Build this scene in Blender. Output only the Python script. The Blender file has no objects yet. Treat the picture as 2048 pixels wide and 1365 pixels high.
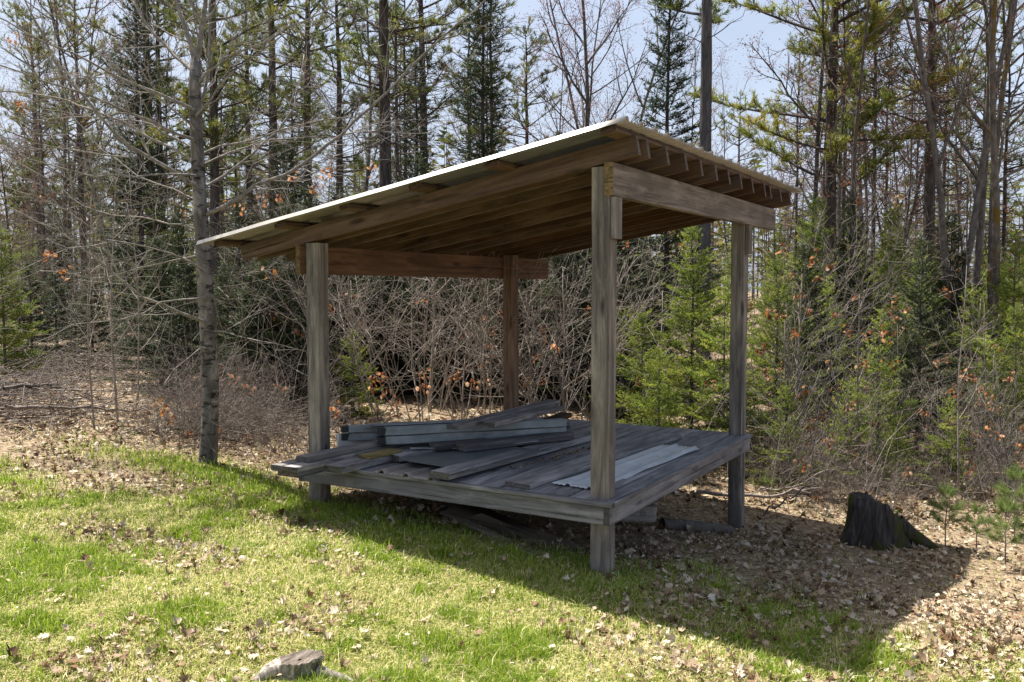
import bpy, math, random
import numpy as np
from mathutils import Vector, Matrix

SC = bpy.context.scene
COL = SC.collection
rad = math.radians

# ------------------------------------------------------------------ camera, sky, sun, exposure
CAM = np.array([2.0566, -4.5188, 1.2196])
YAW, PITCH, ROLL, FPX = 0.537, -0.0578, -0.0011, 1789.73
cp, sp = math.cos(PITCH), math.sin(PITCH)
FWD = np.array([-math.sin(YAW) * cp, math.cos(YAW) * cp, sp])
RGT = np.cross(FWD, [0, 0, 1.0]); RGT /= np.linalg.norm(RGT)
UPV = np.cross(RGT, FWD)
R2 = RGT * math.cos(ROLL) + UPV * math.sin(ROLL)
U2 = -RGT * math.sin(ROLL) + UPV * math.cos(ROLL)
cam = bpy.data.cameras.new('camera')
cam.sensor_width = 36.0
cam.lens = FPX / 2048 * 36.0
cam.clip_start = 0.05
cam.clip_end = 1000
camo = bpy.data.objects.new('camera', cam)
COL.objects.link(camo)
camo.matrix_world = Matrix(((R2[0], U2[0], -FWD[0], CAM[0]), (R2[1], U2[1], -FWD[1], CAM[1]),
                            (R2[2], U2[2], -FWD[2], CAM[2]), (0, 0, 0, 1)))
SC.camera = camo

SUN_AZ, SUN_EL = -75.0, 62.5        # azimuth from +Y towards +X
W = bpy.data.worlds.new('World')
SC.world = W
W.use_nodes = True
wn = W.node_tree.nodes; wl = W.node_tree.links
bg = wn['Background']
sky = wn.new('ShaderNodeTexSky')
sky.sky_type = 'NISHITA'
sky.sun_disc = False
sky.sun_elevation = rad(SUN_EL)
sky.sun_rotation = rad(SUN_AZ)
sky.air_density = 1.0
sky.dust_density = 4.0
sky.ozone_density = 1.2
# thin high cloud over the blue
tcw = wn.new('ShaderNodeTexCoord'); mpw = wn.new('ShaderNodeMapping'); mpw.inputs['Scale'].default_value = (1, 1, 3.5)
nzw = wn.new('ShaderNodeTexNoise'); nzw.inputs['Scale'].default_value = 2.2; nzw.inputs['Detail'].default_value = 5
rpw = wn.new('ShaderNodeValToRGB'); rpw.color_ramp.elements[0].position = .3; rpw.color_ramp.elements[0].color = (.4, .4, .4, 1)
rpw.color_ramp.elements[1].position = .7; rpw.color_ramp.elements[1].color = (.85, .85, .85, 1)
mxw = wn.new('ShaderNodeMix'); mxw.data_type = 'RGBA'; mxw.inputs[7].default_value = (5.2, 6.0, 7.5, 1)
wl.new(tcw.outputs['Generated'], mpw.inputs[0]); wl.new(mpw.outputs[0], nzw.inputs['Vector']); wl.new(nzw.outputs[0], rpw.inputs[0])
sxw = wn.new('ShaderNodeSeparateXYZ'); wl.new(tcw.outputs['Generated'], sxw.inputs[0])
mrw = wn.new('ShaderNodeMapRange'); mrw.inputs['From Min'].default_value = .15; mrw.inputs['From Max'].default_value = .75
mrw.inputs['To Min'].default_value = 1.0; mrw.inputs['To Max'].default_value = .12; wl.new(sxw.outputs[2], mrw.inputs[0])
mmw = wn.new('ShaderNodeMath'); mmw.operation = 'MULTIPLY'; wl.new(rpw.outputs[0], mmw.inputs[0]); wl.new(mrw.outputs[0], mmw.inputs[1])
wl.new(mmw.outputs[0], mxw.inputs[0]); wl.new(sky.outputs[0], mxw.inputs[6]); wl.new(mxw.outputs[2], bg.inputs[0])
bg.inputs[1].default_value = 0.066

sl = bpy.data.lights.new('sun', 'SUN')
sl.energy = 5.0
sl.angle = rad(0.53)
sl.color = (1.0, 0.955, 0.88)
slo = bpy.data.objects.new('sun', sl)
COL.objects.link(slo)
sdir = Vector((math.sin(rad(SUN_AZ)) * math.cos(rad(SUN_EL)), math.cos(rad(SUN_AZ)) * math.cos(rad(SUN_EL)), math.sin(rad(SUN_EL))))
slo.rotation_euler = sdir.to_track_quat('Z', 'Y').to_euler()
slo.location = sdir * 40

vs = SC.view_settings
vs.view_transform = 'Standard'
vs.look = 'None'
vs.gamma = 1
vs.use_curve_mapping = False
vs.exposure = 1.22
SC.cycles.max_bounces = 6
SC.cycles.diffuse_bounces = 3
SC.cycles.glossy_bounces = 2
SC.cycles.transmission_bounces = 4
SC.cycles.caustics_reflective = False
SC.cycles.caustics_refractive = False

# ------------------------------------------------------------------ helpers
def ss(a, b, x):
    t = np.clip((np.asarray(x, float) - a) / (b - a), 0, 1)
    return t * t * (3 - 2 * t)

def vnoise(x, y, s, seed=0):
    x = np.asarray(x, float) / s; y = np.asarray(y, float) / s
    xi = np.floor(x).astype(np.int64); yi = np.floor(y).astype(np.int64)
    fx = x - xi; fy = y - yi
    fx = fx * fx * (3 - 2 * fx); fy = fy * fy * (3 - 2 * fy)
    def h(a, b):
        n = (a * 374761393 + b * 668265263 + seed * 982451653) & 0x7fffffff
        n = ((n ^ (n >> 13)) * 1274126177) & 0x7fffffff
        n = n ^ (n >> 16)
        return (n & 0xffff) / 65535.0
    return (h(xi, yi) * (1 - fx) + h(xi + 1, yi) * fx) * (1 - fy) + (h(xi, yi + 1) * (1 - fx) + h(xi + 1, yi + 1) * fx) * fy

def H(x, y):
    x = np.asarray(x, float); y = np.asarray(y, float)
    z = -0.40 - 0.06 * np.clip(x, -7, 3)
    z = z - 0.345 * ss(-0.2, 3.0, y) * ss(-3.2, -0.2, x)
    z = z + 0.05 * (vnoise(x, y, 1.3, 3) - .5) + 0.025 * (vnoise(x, y, .4, 4) - .5)
    far = ss(9, 40, np.hypot(x, y))
    z = z + far * 1.2 * (vnoise(x, y, 14, 5) - .5)
    return z

def Hz(x, y):
    return float(H(x, y))

def pxd(px, py, depth):
    """a photograph direction taken out to its own distance"""
    return CAM + depth * (FWD + R2 * (px - 1024) / FPX - U2 * (py - 682.5) / FPX)

def spot(px, depth):
    p = pxd(px, 579, depth)
    return float(p[0]), float(p[1])

def nrm(v):
    v = np.asarray(v, float)
    return v / (np.linalg.norm(v, axis=-1, keepdims=True) + 1e-12)

class Geo:
    def __init__(s):
        s.v = []; s.f = {3: [], 4: []}; s.a = []; s.n = 0; s.ng = []
    def add(s, V, F, a=0.5):
        V = np.asarray(V, float).reshape(-1, 3); F = np.asarray(F, np.int64)
        s.v.append(V); s.f[F.shape[1]].append(F + s.n)
        s.a.append(np.broadcast_to(np.asarray(a, float), (len(V),)).copy())
        s.n += len(V)
    def tube(s, P, r, sides=6, a=0.5, cap=True, rough=0.0, rng=None):
        P = np.asarray(P, float); n = len(P); r = np.broadcast_to(np.asarray(r, float), (n,))
        T = nrm(np.gradient(P, axis=0))
        ref = np.array([1.0, 0, 0]) if abs(T[0][0]) < .8 else np.array([0, 1.0, 0])
        N0 = nrm(np.cross(T[0], ref)); Ns = [N0]
        for i in range(1, n):
            v = Ns[-1] - T[i] * np.dot(Ns[-1], T[i]); Ns.append(nrm(v))
        Ns = np.array(Ns); B = np.cross(T, Ns)
        th = np.linspace(0, 2 * np.pi, sides, endpoint=False)
        rr = r[:, None] * np.ones((1, sides))
        if rough and rng is not None:
            rr = rr * (1 + rng.normal(0, rough, (n, sides)))
        V = P[:, None] + rr[..., None] * (np.cos(th)[None, :, None] * Ns[:, None] + np.sin(th)[None, :, None] * B[:, None])
        i = np.arange(n - 1)[:, None] * sides; j = np.arange(sides)[None]; j2 = (j + 1) % sides
        F = np.stack([i + j, i + j2, i + sides + j2, i + sides + j], -1).reshape(-1, 4)
        if cap:
            V = np.concatenate([V.reshape(-1, 3), P[-1:]])
            k = (n - 1) * sides; c = n * sides
            s.add(V, F, a)
            jj = np.arange(sides); base = s.n - len(V)
            s.f[3].append(np.stack([k + jj, k + (jj + 1) % sides, np.full(sides, c)], -1) + base)
        else:
            s.add(V.reshape(-1, 3), F, a)
    def sticks(s, P0, P1, r0, r1, a=0.5):
        P0 = np.asarray(P0, float).reshape(-1, 3); P1 = np.asarray(P1, float).reshape(-1, 3); n = len(P0)
        if not n: return
        r0 = np.broadcast_to(r0, (n,)); r1 = np.broadcast_to(r1, (n,))
        T = nrm(P1 - P0)
        ref = np.where(np.abs(T[:, 2:3]) < .9, np.array([[0, 0, 1.0]]), np.array([[1.0, 0, 0]]))
        A = nrm(np.cross(T, ref)); B = np.cross(T, A)
        V = np.empty((n, 6, 3))
        for k in range(3):
            t = 2 * np.pi * k / 3
            o = math.cos(t) * A + math.sin(t) * B
            V[:, k] = P0 + o * r0[:, None]; V[:, 3 + k] = P1 + o * r1[:, None]
        q = np.array([[0, 1, 4, 3], [1, 2, 5, 4], [2, 0, 3, 5]])
        F = (np.arange(n)[:, None, None] * 6 + q[None]).reshape(-1, 4)
        av = np.repeat(np.broadcast_to(a, (n,)), 6)
        s.add(V.reshape(-1, 3), F, av)
    def blades(s, P, D, L, Wd, rng, a=0.5):
        """one slim triangle each: needles"""
        P = np.asarray(P, float).reshape(-1, 3); D = nrm(np.asarray(D, float).reshape(-1, 3)); n = len(P)
        if not n: return
        S = nrm(np.cross(D, rng.normal(0, 1, (n, 3))))
        L = np.broadcast_to(L, (n,))[:, None]; Wd = np.broadcast_to(Wd, (n,))[:, None]
        V = np.stack([P - S * Wd * .5, P + S * Wd * .5, P + D * L], 1).reshape(-1, 3)
        s.add(V, np.arange(3 * n).reshape(-1, 3), np.repeat(np.broadcast_to(a, (n,)), 3))
    def mesh(s, name, smooth=False):
        me = bpy.data.meshes.new(name)
        V = np.concatenate(s.v) if s.v else np.zeros((0, 3))
        t = np.concatenate(s.f[3]) if s.f[3] else np.zeros((0, 3), np.int64)
        q = np.concatenate(s.f[4]) if s.f[4] else np.zeros((0, 4), np.int64)
        me.vertices.add(len(V)); me.vertices.foreach_set('co', V.astype(np.float32).ravel())
        lv = np.concatenate([t.ravel(), q.ravel()]).astype(np.int32)
        me.loops.add(len(lv)); me.loops.foreach_set('vertex_index', lv)
        nt, nq = len(t), len(q)
        st = np.concatenate([np.arange(nt) * 3, nt * 3 + np.arange(nq) * 4]).astype(np.int32)
        me.polygons.add(nt + nq); me.polygons.foreach_set('loop_start', st)
        try:
            me.polygons.foreach_set('loop_total', np.concatenate([np.full(nt, 3), np.full(nq, 4)]).astype(np.int32))
        except Exception:
            pass
        at = me.attributes.new('rnd', 'FLOAT', 'POINT')
        at.data.foreach_set('value', np.concatenate(s.a).astype(np.float32))
        me.update(calc_edges=True)
        if smooth:
            me.polygons.foreach_set('use_smooth', np.ones(nt + nq, bool))
        return me

def link(name, me, mat, parent=None):
    o = bpy.data.objects.new(name, me)
    COL.objects.link(o)
    if mat is not None and me is not None and not me.materials:
        me.materials.append(mat)
    if parent is not None: o.parent = parent
    return o

def tag(o, label=None, cat=None, group=None, kind=None):
    if label: o['label'] = label
    if cat: o['category'] = cat
    if group: o['group'] = group
    if kind: o['kind'] = kind
    return o

def empty(name, loc):
    o = bpy.data.objects.new(name, None)
    o.empty_display_size = .1
    COL.objects.link(o); o.location = loc
    return o

def copy_tree(root):
    r = root.copy(); COL.objects.link(r)
    for ch in list(root.children):
        c = ch.copy(); COL.objects.link(c); c.parent = r
        for g in list(ch.children):
            d = g.copy(); COL.objects.link(d); d.parent = c
    return r

# ------------------------------------------------------------------ materials
class NT:
    def __init__(s, name):
        s.m = bpy.data.materials.new(name); s.m.use_nodes = True
        s.t = s.m.node_tree; s.N = s.t.nodes; s.L = s.t.links
        s.b = s.N['Principled BSDF']; s.out = s.N['Material Output']
    def node(s, typ, **kw):
        n = s.N.new(typ)
        for k, v in kw.items(): setattr(n, k, v)
        return n
    def put(s, sock, v):
        if isinstance(v, bpy.types.NodeSocket): s.L.new(v, sock)
        elif v is not None: sock.default_value = v
    def math(s, op, a, b=None, c=None, clamp=False):
        n = s.node('ShaderNodeMath', operation=op, use_clamp=clamp)
        s.put(n.inputs[0], a); s.put(n.inputs[1], b); s.put(n.inputs[2], c)
        return n.outputs[0]
    def vmath(s, op, a, b=None):
        n = s.node('ShaderNodeVectorMath', operation=op)
        s.put(n.inputs[0], a); s.put(n.inputs[1], b)
        return n.outputs[0]
    def noise(s, vec, scale=5, detail=4, rough=.6, dist=0):
        n = s.node('ShaderNodeTexNoise')
        if vec is not None: s.L.new(vec, n.inputs['Vector'])
        n.inputs['Scale'].default_value = scale; n.inputs['Detail'].default_value = detail
        n.inputs['Roughness'].default_value = rough; n.inputs['Distortion'].default_value = dist
        return n.outputs[0]
    def ramp(s, f, stops):
        n = s.node('ShaderNodeValToRGB'); e = n.color_ramp.elements
        while len(e) < len(stops): e.new(.5)
        for i, (p, c) in enumerate(stops):
            e[i].position = p; e[i].color = (c[0], c[1], c[2], 1)
        s.L.new(f, n.inputs[0]); return n.outputs[0]
    def mix(s, f, a, b, mode='MIX'):
        n = s.node('ShaderNodeMix', data_type='RGBA', blend_type=mode)
        s.put(n.inputs[0], f)
        for k, v in ((6, a), (7, b)):
            if isinstance(v, tuple): v = (v[0], v[1], v[2], 1)
            s.put(n.inputs[k], v)
        return n.outputs[2]
    def attr(s, name='rnd'):
        n = s.node('ShaderNodeAttribute', attribute_name=name); return n.outputs['Fac']
    def bump(s, h, strength=.4, dist=.01):
        n = s.node('ShaderNodeBump'); n.inputs['Strength'].default_value = strength; n.inputs['Distance'].default_value = dist
        s.L.new(h, n.inputs['Height']); s.L.new(n.outputs[0], s.b.inputs['Normal'])
    def coords(s, scale=(1, 1, 1), rand=True):
        tc = s.node('ShaderNodeTexCoord')
        v = tc.outputs['Object']
        if rand:
            oi = s.node('ShaderNodeObjectInfo')
            k = s.math('MULTIPLY', oi.outputs['Random'], 37.0)
            c = s.node('ShaderNodeCombineXYZ')
            s.L.new(k, c.inputs[0]); s.L.new(k, c.inputs[1]); s.L.new(k, c.inputs[2])
            v = s.vmath('ADD', v, c.outputs[0])
        return s.vmath('MULTIPLY', v, scale), tc
    def rnd(s):
        return s.node('ShaderNodeObjectInfo').outputs['Random']

def wood(name, dark, mid, light, endc=None, rough=.8, var=.35, spec=.25):
    n = NT(name)
    v, tc = n.coords((.9, 15, 15))
    g = n.noise(v, 1.0, 8, .68, 1.2)
    v2, _ = n.coords((2.0, 5, 5))
    big = n.noise(v2, .9, 3, .6)
    c = n.ramp(g, [(.33, dark), (.5, mid), (.68, light)])
    c = n.mix(n.math('MULTIPLY', n.ramp(big, [(.38, (0, 0, 0)), (.7, (1, 1, 1))]), .75), c, tuple(x * .5 for x in mid))
    # knots
    v3, _ = n.coords((2.3, 9, 9))
    vo = n.node('ShaderNodeTexVoronoi'); n.L.new(v3, vo.inputs['Vector']); vo.inputs['Scale'].default_value = 1.0
    k = n.ramp(vo.outputs['Distance'], [(.10, (1, 1, 1)), (.2, (0, 0, 0))])
    c = n.mix(n.math('MULTIPLY', k, .7), c, tuple(x * .28 for x in dark))
    # cracks
    v4, _ = n.coords((.4, 30, 30))
    cr = n.noise(v4, 1.0, 4, .6)
    crm = n.ramp(cr, [(.33, (1, 1, 1)), (.37, (0, 0, 0))])
    c = n.mix(n.math('MULTIPLY', crm, .75), c, tuple(x * .25 for x in dark))
    # nail heads and small holes
    v6, _ = n.coords((7, 22, 22))
    vn = n.node('ShaderNodeTexVoronoi'); n.L.new(v6, vn.inputs['Vector'])
    c = n.mix(n.math('MULTIPLY', n.math('LESS_THAN', vn.outputs['Distance'], .085), .8), c, tuple(x * .15 for x in dark))
    # pale weathered wash and damp blotches
    v7, _ = n.coords((1.6, 7, 7))
    w7 = n.noise(v7, 1.3, 5, .7)
    c = n.mix(n.math('MULTIPLY', n.ramp(w7, [(.52, (0, 0, 0)), (.7, (1, 1, 1))]), .5), c, tuple(min(1, x * 1.25) for x in light))
    c = n.mix(n.math('MULTIPLY', n.ramp(w7, [(.3, (1, 1, 1)), (.42, (0, 0, 0))]), .6), c, tuple(x * .7 for x in dark))
    hv = n.node('ShaderNodeHueSaturation')
    n.L.new(c, hv.inputs['Color'])
    n.L.new(n.math('ADD', n.math('MULTIPLY', n.rnd(), var), 1 - var / 2), hv.inputs['Value'])
    n.L.new(n.math('ADD', n.math('MULTIPLY', n.rnd(), -.4), 1.15), hv.inputs['Saturation'])
    c = hv.outputs[0]
    if endc:
        sx = n.node('ShaderNodeSeparateXYZ'); n.L.new(tc.outputs['Normal'], sx.inputs[0])
        e = n.math('GREATER_THAN', n.math('ABSOLUTE', sx.outputs[0]), .8)
        v5, _ = n.coords((10, 30, 90))
        en = n.ramp(n.noise(v5, 1, 4, .6), [(.35, tuple(x * .35 for x in endc)), (.6, endc)])
        c = n.mix(e, c, en)
    n.L.new(c, n.b.inputs['Base Color'])
    n.b.inputs['Roughness'].default_value = rough
    n.b.inputs['Specular IOR Level'].default_value = spec
    n.bump(n.math('SUBTRACT', g, n.math('MULTIPLY', crm, .6)), .5, .004)
    return n.m

def leafmat(name, stops, trans=.45, rough=.55, spec=.3, noise=None):
    n = NT(name)
    c = n.ramp(n.attr(), stops)
    hv = n.node('ShaderNodeHueSaturation'); n.L.new(c, hv.inputs['Color'])
    n.L.new(n.math('ADD', n.math('MULTIPLY', n.rnd(), .5), .75), hv.inputs['Value'])
    c = hv.outputs[0]
    n.L.new(c, n.b.inputs['Base Color']); n.b.inputs['Roughness'].default_value = rough
    n.b.inputs['Specular IOR Level'].default_value = spec
    tr = n.node('ShaderNodeBsdfTranslucent'); n.L.new(c, tr.inputs['Color'])
    mx = n.node('ShaderNodeMixShader'); mx.inputs[0].default_value = trans
    n.L.new(n.b.outputs[0], mx.inputs[1]); n.L.new(tr.outputs[0], mx.inputs[2])
    n.L.new(mx.outputs[0], n.out.inputs['Surface'])
    return n.m

def bark(name, dark, mid, light, sc=(9, 9, 2), rough=.9, bands=False, patch=None):
    n = NT(name)
    v, tc = n.coords(sc)
    g = n.noise(v, 1.6, 6, .7, .4)
    c = n.ramp(g, [(.32, dark), (.52, mid), (.7, light)])
    if bands:
        v2, _ = n.coords((8, 8, 21))
        b = n.noise(v2, 1.0, 3, .6)
        c = n.mix(n.math('MULTIPLY', n.ramp(b, [(.54, (0, 0, 0)), (.62, (1, 1, 1))]), .85), c, tuple(x * .35 for x in dark))
        v3, _ = n.coords((2, 2, 5))
        b3 = n.noise(v3, 1.0, 2, .5)
        c = n.mix(n.math('MULTIPLY', n.ramp(b3, [(.5, (0, 0, 0)), (.7, (1, 1, 1))]), .5), c, tuple(x * .55 for x in mid))
    if patch:
        v4, _ = n.coords((2.5, 2.5, 1.5))
        c = n.mix(n.ramp(n.noise(v4, 1.5, 4, .6), [(.52, (0, 0, 0)), (.64, (1, 1, 1))]), c, patch)
    hv = n.node('ShaderNodeHueSaturation'); n.L.new(c, hv.inputs['Color'])
    n.L.new(n.math('ADD', n.math('MULTIPLY', n.rnd(), .5), .75), hv.inputs['Value'])
    n.L.new(hv.outputs[0], n.b.inputs['Base Color']); n.b.inputs['Roughness'].default_value = rough
    n.b.inputs['Specular IOR Level'].default_value = .15
    n.bump(g, .7, .012)
    return n.m

M = {}
M['post'] = wood('post_wood', (0.047, 0.041, 0.038), (0.191, 0.166, 0.142), (0.372, 0.320, 0.261), (0.186, 0.130, 0.068), var=.3)
M['rafter'] = wood('rafter_wood', (0.039, 0.020, 0.011), (0.097, 0.054, 0.031), (0.151, 0.091, 0.056), (.14, .115, .095), var=.5)
M['beam'] = wood('beam_wood', (0.070, 0.035, 0.019), (0.155, 0.084, 0.047), (0.211, 0.123, 0.075), (0.176, 0.122, 0.055), var=.25)
M['beamgrey'] = wood('weathered_beam_wood', (0.052, 0.042, 0.034), (0.193, 0.163, 0.136), (0.342, 0.298, 0.256), (0.260, 0.180, 0.081), var=.2)
M['purlin'] = wood('purlin_wood', (0.059, 0.034, 0.020), (0.113, 0.068, 0.041), (0.153, 0.099, 0.063), (0.090, 0.054, 0.036), var=.4)
M['postbrown'] = wood('brown_post_wood', (0.083, 0.052, 0.037), (0.183, 0.121, 0.086), (0.265, 0.188, 0.136), (.18, .13, .07), var=.2)
M['deck'] = wood('deck_wood', (0.062, 0.058, 0.061), (0.224, 0.215, 0.219), (0.417, 0.397, 0.397), (0.088, 0.083, 0.077), var=.4, rough=.65, spec=.4)
M['lumber'] = wood('loose_lumber_wood', (0.064, 0.061, 0.060), (0.236, 0.220, 0.211), (0.456, 0.421, 0.399), (0.114, 0.105, 0.096), var=.4, rough=.7, spec=.35)
M['darklumber'] = wood('dark_lumber_wood', (0.025, 0.025, 0.028), (0.106, 0.100, 0.105), (0.237, 0.225, 0.217), (0.119, 0.105, 0.091), var=.3)
M['yellow'] = wood('yellow_offcut_wood', (0.154, 0.105, 0.035), (0.266, 0.196, 0.070), (0.322, 0.252, 0.112), (0.210, 0.154, 0.063), var=.1)
M['ply'] = wood('plywood_sheet', (0.096, 0.068, 0.048), (0.160, 0.120, 0.088), (0.216, 0.168, 0.128), None, var=.1)
M['oldwood'] = wood('bleached_wood', (.22, .19, .16), (.42, .37, .31), (.55, .5, .43), None, var=.1)

def plain(name, col, rough=.5, metal=0.0, nscale=30, namp=.25, spec=.5, stain=None):
    n = NT(name)
    v, tc = n.coords((1, 1, 1))
    c = n.ramp(n.noise(v, nscale, 4, .6), [(.3, tuple(x * (1 - namp) for x in col)), (.7, col)])
    if stain:
        v2, _ = n.coords((1.2, 5, 5))
        c = n.mix(n.math('MULTIPLY', n.ramp(n.noise(v2, 2, 4, .6), [(.5, (0, 0, 0)), (.68, (1, 1, 1))]), .8), c, stain)
    n.L.new(c, n.b.inputs['Base Color'])
    n.b.inputs['Roughness'].default_value = rough; n.b.inputs['Metallic'].default_value = metal
    n.b.inputs['Specular IOR Level'].default_value = spec
    return n.m

M['roof'] = plain('galvanised_roofing', (.40, .385, .35), .36, .8, 6, .3, .5, (.42, .39, .33))
M['sheetpale'] = plain('pale_metal_sheet', (.70, .72, .72), .4, .1, 8, .2, .5, (.38, .42, .44))
M['sheettan'] = plain('tan_metal_sheet', (.30, .265, .24), .45, .1, 8, .25, .5, (.3, .26, .23))
M['flat'] = plain('flat_grey_sheet', (.13, .145, .145), .45, 0, 7, .35, .5, (.13, .145, .15))
M['white'] = plain('white_painted_rail', (.33, .36, .37), .55, 0, 7, .45, .35, (.13, .16, .17))
M['whitebox'] = plain('white_board_paint', (.72, .70, .66), .6, 0, 9, .2, .4, (.5, .36, .2))
M['endshade'] = plain('rail_end_shade', (.018, .019, .022), .6, 0, 20, .4)  # near-black colour in place of the shade inside hollow rail ends
M['ink'] = plain('dark_ink', (.02, .018, .016), .8, 0, 20, .2)

M['birch'] = bark('grey_tree_bark', (.06, .052, .046), (.19, .17, .15), (.40, .37, .33), (6, 6, 3.0), bands=True)
M['limb'] = bark('grey_limb_bark', (.10, .09, .08), (.24, .215, .19), (.37, .335, .30), (9, 9, 9))
M['pinebark'] = bark('pine_bark', (.03, .026, .025), (.085, .068, .062), (.16, .125, .11), (10, 10, 2.2))
M['pinebark2'] = bark('grey_pine_bark', (.045, .042, .045), (.10, .092, .092), (.17, .155, .15), (12, 12, 2.0))
M['hard'] = bark('hardwood_bark', (.055, .048, .043), (.125, .11, .10), (.21, .185, .165), (8, 8, 3))
M['mossy'] = bark('mossy_bark', (.05, .043, .036), (.115, .10, .088), (.2, .175, .15), (8, 8, 3), patch=(.12, .075, .015))
M['cutface'] = bark('grey_cut_wood', (.035, .028, .022), (.115, .095, .078), (.21, .18, .15), (40, 6, 12))
M['twig'] = bark('shrub_twig', (.14, .118, .098), (.255, .218, .185), (.36, .315, .275), (14, 14, 5))
M['deadtwig'] = bark('dead_twig', (.11, .09, .075), (.21, .175, .15), (.33, .285, .25), (14, 14, 14))
M['stump'] = bark('stump_wood', (.014, .012, .011), (.055, .048, .044), (.125, .11, .10), (16, 16, 2.2), patch=(.055, .06, .012))
M['stumpmoss'] = bark('stump_moss', (.02, .022, .008), (.05, .055, .012), (.10, .10, .02), (14, 14, 8))
M['palestump'] = bark('pale_stump_wood', (.05, .04, .033), (.30, .26, .22), (.62, .56, .49), (30, 30, 6))

PINE = [(0, (.035, .055, .018)), (.35, (.095, .125, .03)), (.8, (.20, .215, .045)), (1, (.29, .23, .055))]
SPRUCE = [(0, (.010, .022, .012)), (.5, (.028, .05, .021)), (1, (.07, .10, .032))]
FIR = [(0, (.06, .10, .02)), (.5, (.21, .28, .04)), (1, (.42, .45, .08))]
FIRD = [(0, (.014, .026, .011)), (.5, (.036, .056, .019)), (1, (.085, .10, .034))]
M['pine'] = leafmat('pine_needles', PINE, .45)
M['goldpine'] = leafmat('golden_pine_needles', [(0, (.05, .075, .018)), (.4, (.13, .16, .03)), (.85, (.27, .265, .045)), (1, (.36, .26, .055))], .5)
M['spruce'] = leafmat('spruce_needles', SPRUCE, .3)
M['fir'] = leafmat('young_fir_needles', FIR, .5)
M['rust'] = leafmat('rusty_spruce_needles', [(0, (.05, .045, .02)), (.4, (.13, .065, .03)), (1, (.26, .11, .06))], .35)
M['firdark'] = leafmat('dark_fir_needles', FIRD, .3)  # deeper green needle tone than the young firs
M['buds'] = leafmat('red_buds', [(0, (.13, .045, .035)), (.6, (.27, .09, .075)), (1, (.36, .16, .12))], .35)
M['orange'] = leafmat('dead_orange_leaves', [(0, (.17, .062, .022)), (.5, (.36, .15, .055)), (.85, (.52, .29, .15)), (1, (.6, .42, .29))], .5)
M['litter'] = leafmat('fallen_leaf', [(0, (.07, .035, .018)), (.2, (.20, .115, .062)), (.5, (.39, .30, .19)), (.8, (.54, .455, .335)), (1, (.64, .575, .475))], .12, .7, .2)
M['grass'] = leafmat('grass_blade', [(0, (.08, .15, .012)), (.35, (.21, .31, .024)), (.62, (.38, .45, .055)), (.66, (.53, .49, .19)), (1, (.74, .65, .38))], .45, .5, .3)
M['seedling'] = leafmat('pine_seedling_needles', [(0, (.05, .10, .03)), (.5, (.13, .19, .05)), (1, (.24, .28, .08))], .45)

# ------------------------------------------------------------------ ground
def grassy(x, y):
    """share of lawn at a place: open lawn in front, litter under the trees, the deck and on the right"""
    x = np.asarray(x, float); y = np.asarray(y, float)
    g = 1 - ss(-.45, .45, y + .65 - 1.0 * ss(-3.8, -1.8, x) + .55 * (vnoise(x, y, .8, 21) - .5) + .3 * (vnoise(x, y, .25, 24) - .5))
    right = ss(-.6, 1.3, x + .75 * np.clip(y + 1.2, -3, 3) * .55 + .6 * (vnoise(x, y, .6, 22) - .5))
    g = g * (1 - .48 * right)
    g = g * (1 - .65 * ss(.5, .75, vnoise(x, y, .42, 23)))
    # fringe of bright grass at the foot of the grey tree
    g = np.maximum(g, .9 * np.exp(-((x + 3.4) / 1.1) ** 2 - ((y - .15 - .1 * np.sin(3 * x)) / .22) ** 2))
    under = ss(-2.5, -2.3, x) * (1 - ss(.15, .3, x)) * ss(.25, .6, y) * (1 - ss(2.8, 3.2, y))
    g = g * (1 - under)
    return np.clip(g, 0, 1)

def ground():
    def axis(lo, hi, fine, a, b):
        m = np.arange(a, b + fine, fine)
        def out(start, end):
            xs = [start]; st = fine
            while xs[-1] < end:
                st *= 1.13; xs.append(xs[-1] + st)
            return np.array(xs[1:])
        return np.concatenate([(-out(-a, -lo))[::-1], m, out(b, hi)])
    X = axis(-260, 260, .07, -8, 4); Y = axis(-60, 320, .07, -5, 6)
    gx, gy = np.meshgrid(X, Y, indexing='ij')
    Z = H(gx, gy)
    V = np.stack([gx, gy, Z], -1).reshape(-1, 3)
    nx, ny = len(X), len(Y)
    i = np.arange(nx - 1)[:, None] * ny; j = np.arange(ny - 1)[None]
    F = np.stack([i + j, i + ny + j, i + ny + j + 1, i + j + 1], -1).reshape(-1, 4)
    g = Geo(); g.add(V, F, grassy(gx, gy).ravel())
    n = NT('ground_soil')
    tc = n.node('ShaderNodeTexCoord')
    v = tc.outputs['Object']
    a = n.attr()
    lit = n.ramp(n.noise(v, 26, 5, .7, .5), [(.28, (.06, .042, .026)), (.45, (.18, .13, .082)), (.6, (.34, .265, .175)), (.75, (.46, .38, .275))])
    gr = n.ramp(n.noise(v, 60, 4, .7), [(.3, (.05, .055, .018)), (.5, (.13, .135, .04)), (.62, (.25, .22, .09)), (.75, (.36, .31, .16))])
    far = n.ramp(n.noise(v, 1.2, 5, .7), [(.35, (.10, .075, .05)), (.55, (.2, .15, .10)), (.7, (.13, .13, .045))])
    c = n.mix(a, lit, gr)
    n.L.new(c, n.b.inputs['Base Color']); n.b.inputs['Roughness'].default_value = .95
    n.b.inputs['Specular IOR Level'].default_value = .1
    n.bump(n.noise(v, 40, 4, .7), .8, .02)
    o = link('ground', g.mesh('ground', True), n.m)
    tag(o, 'uneven ground of soil, lawn and leaf litter', None, None, 'structure')

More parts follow.
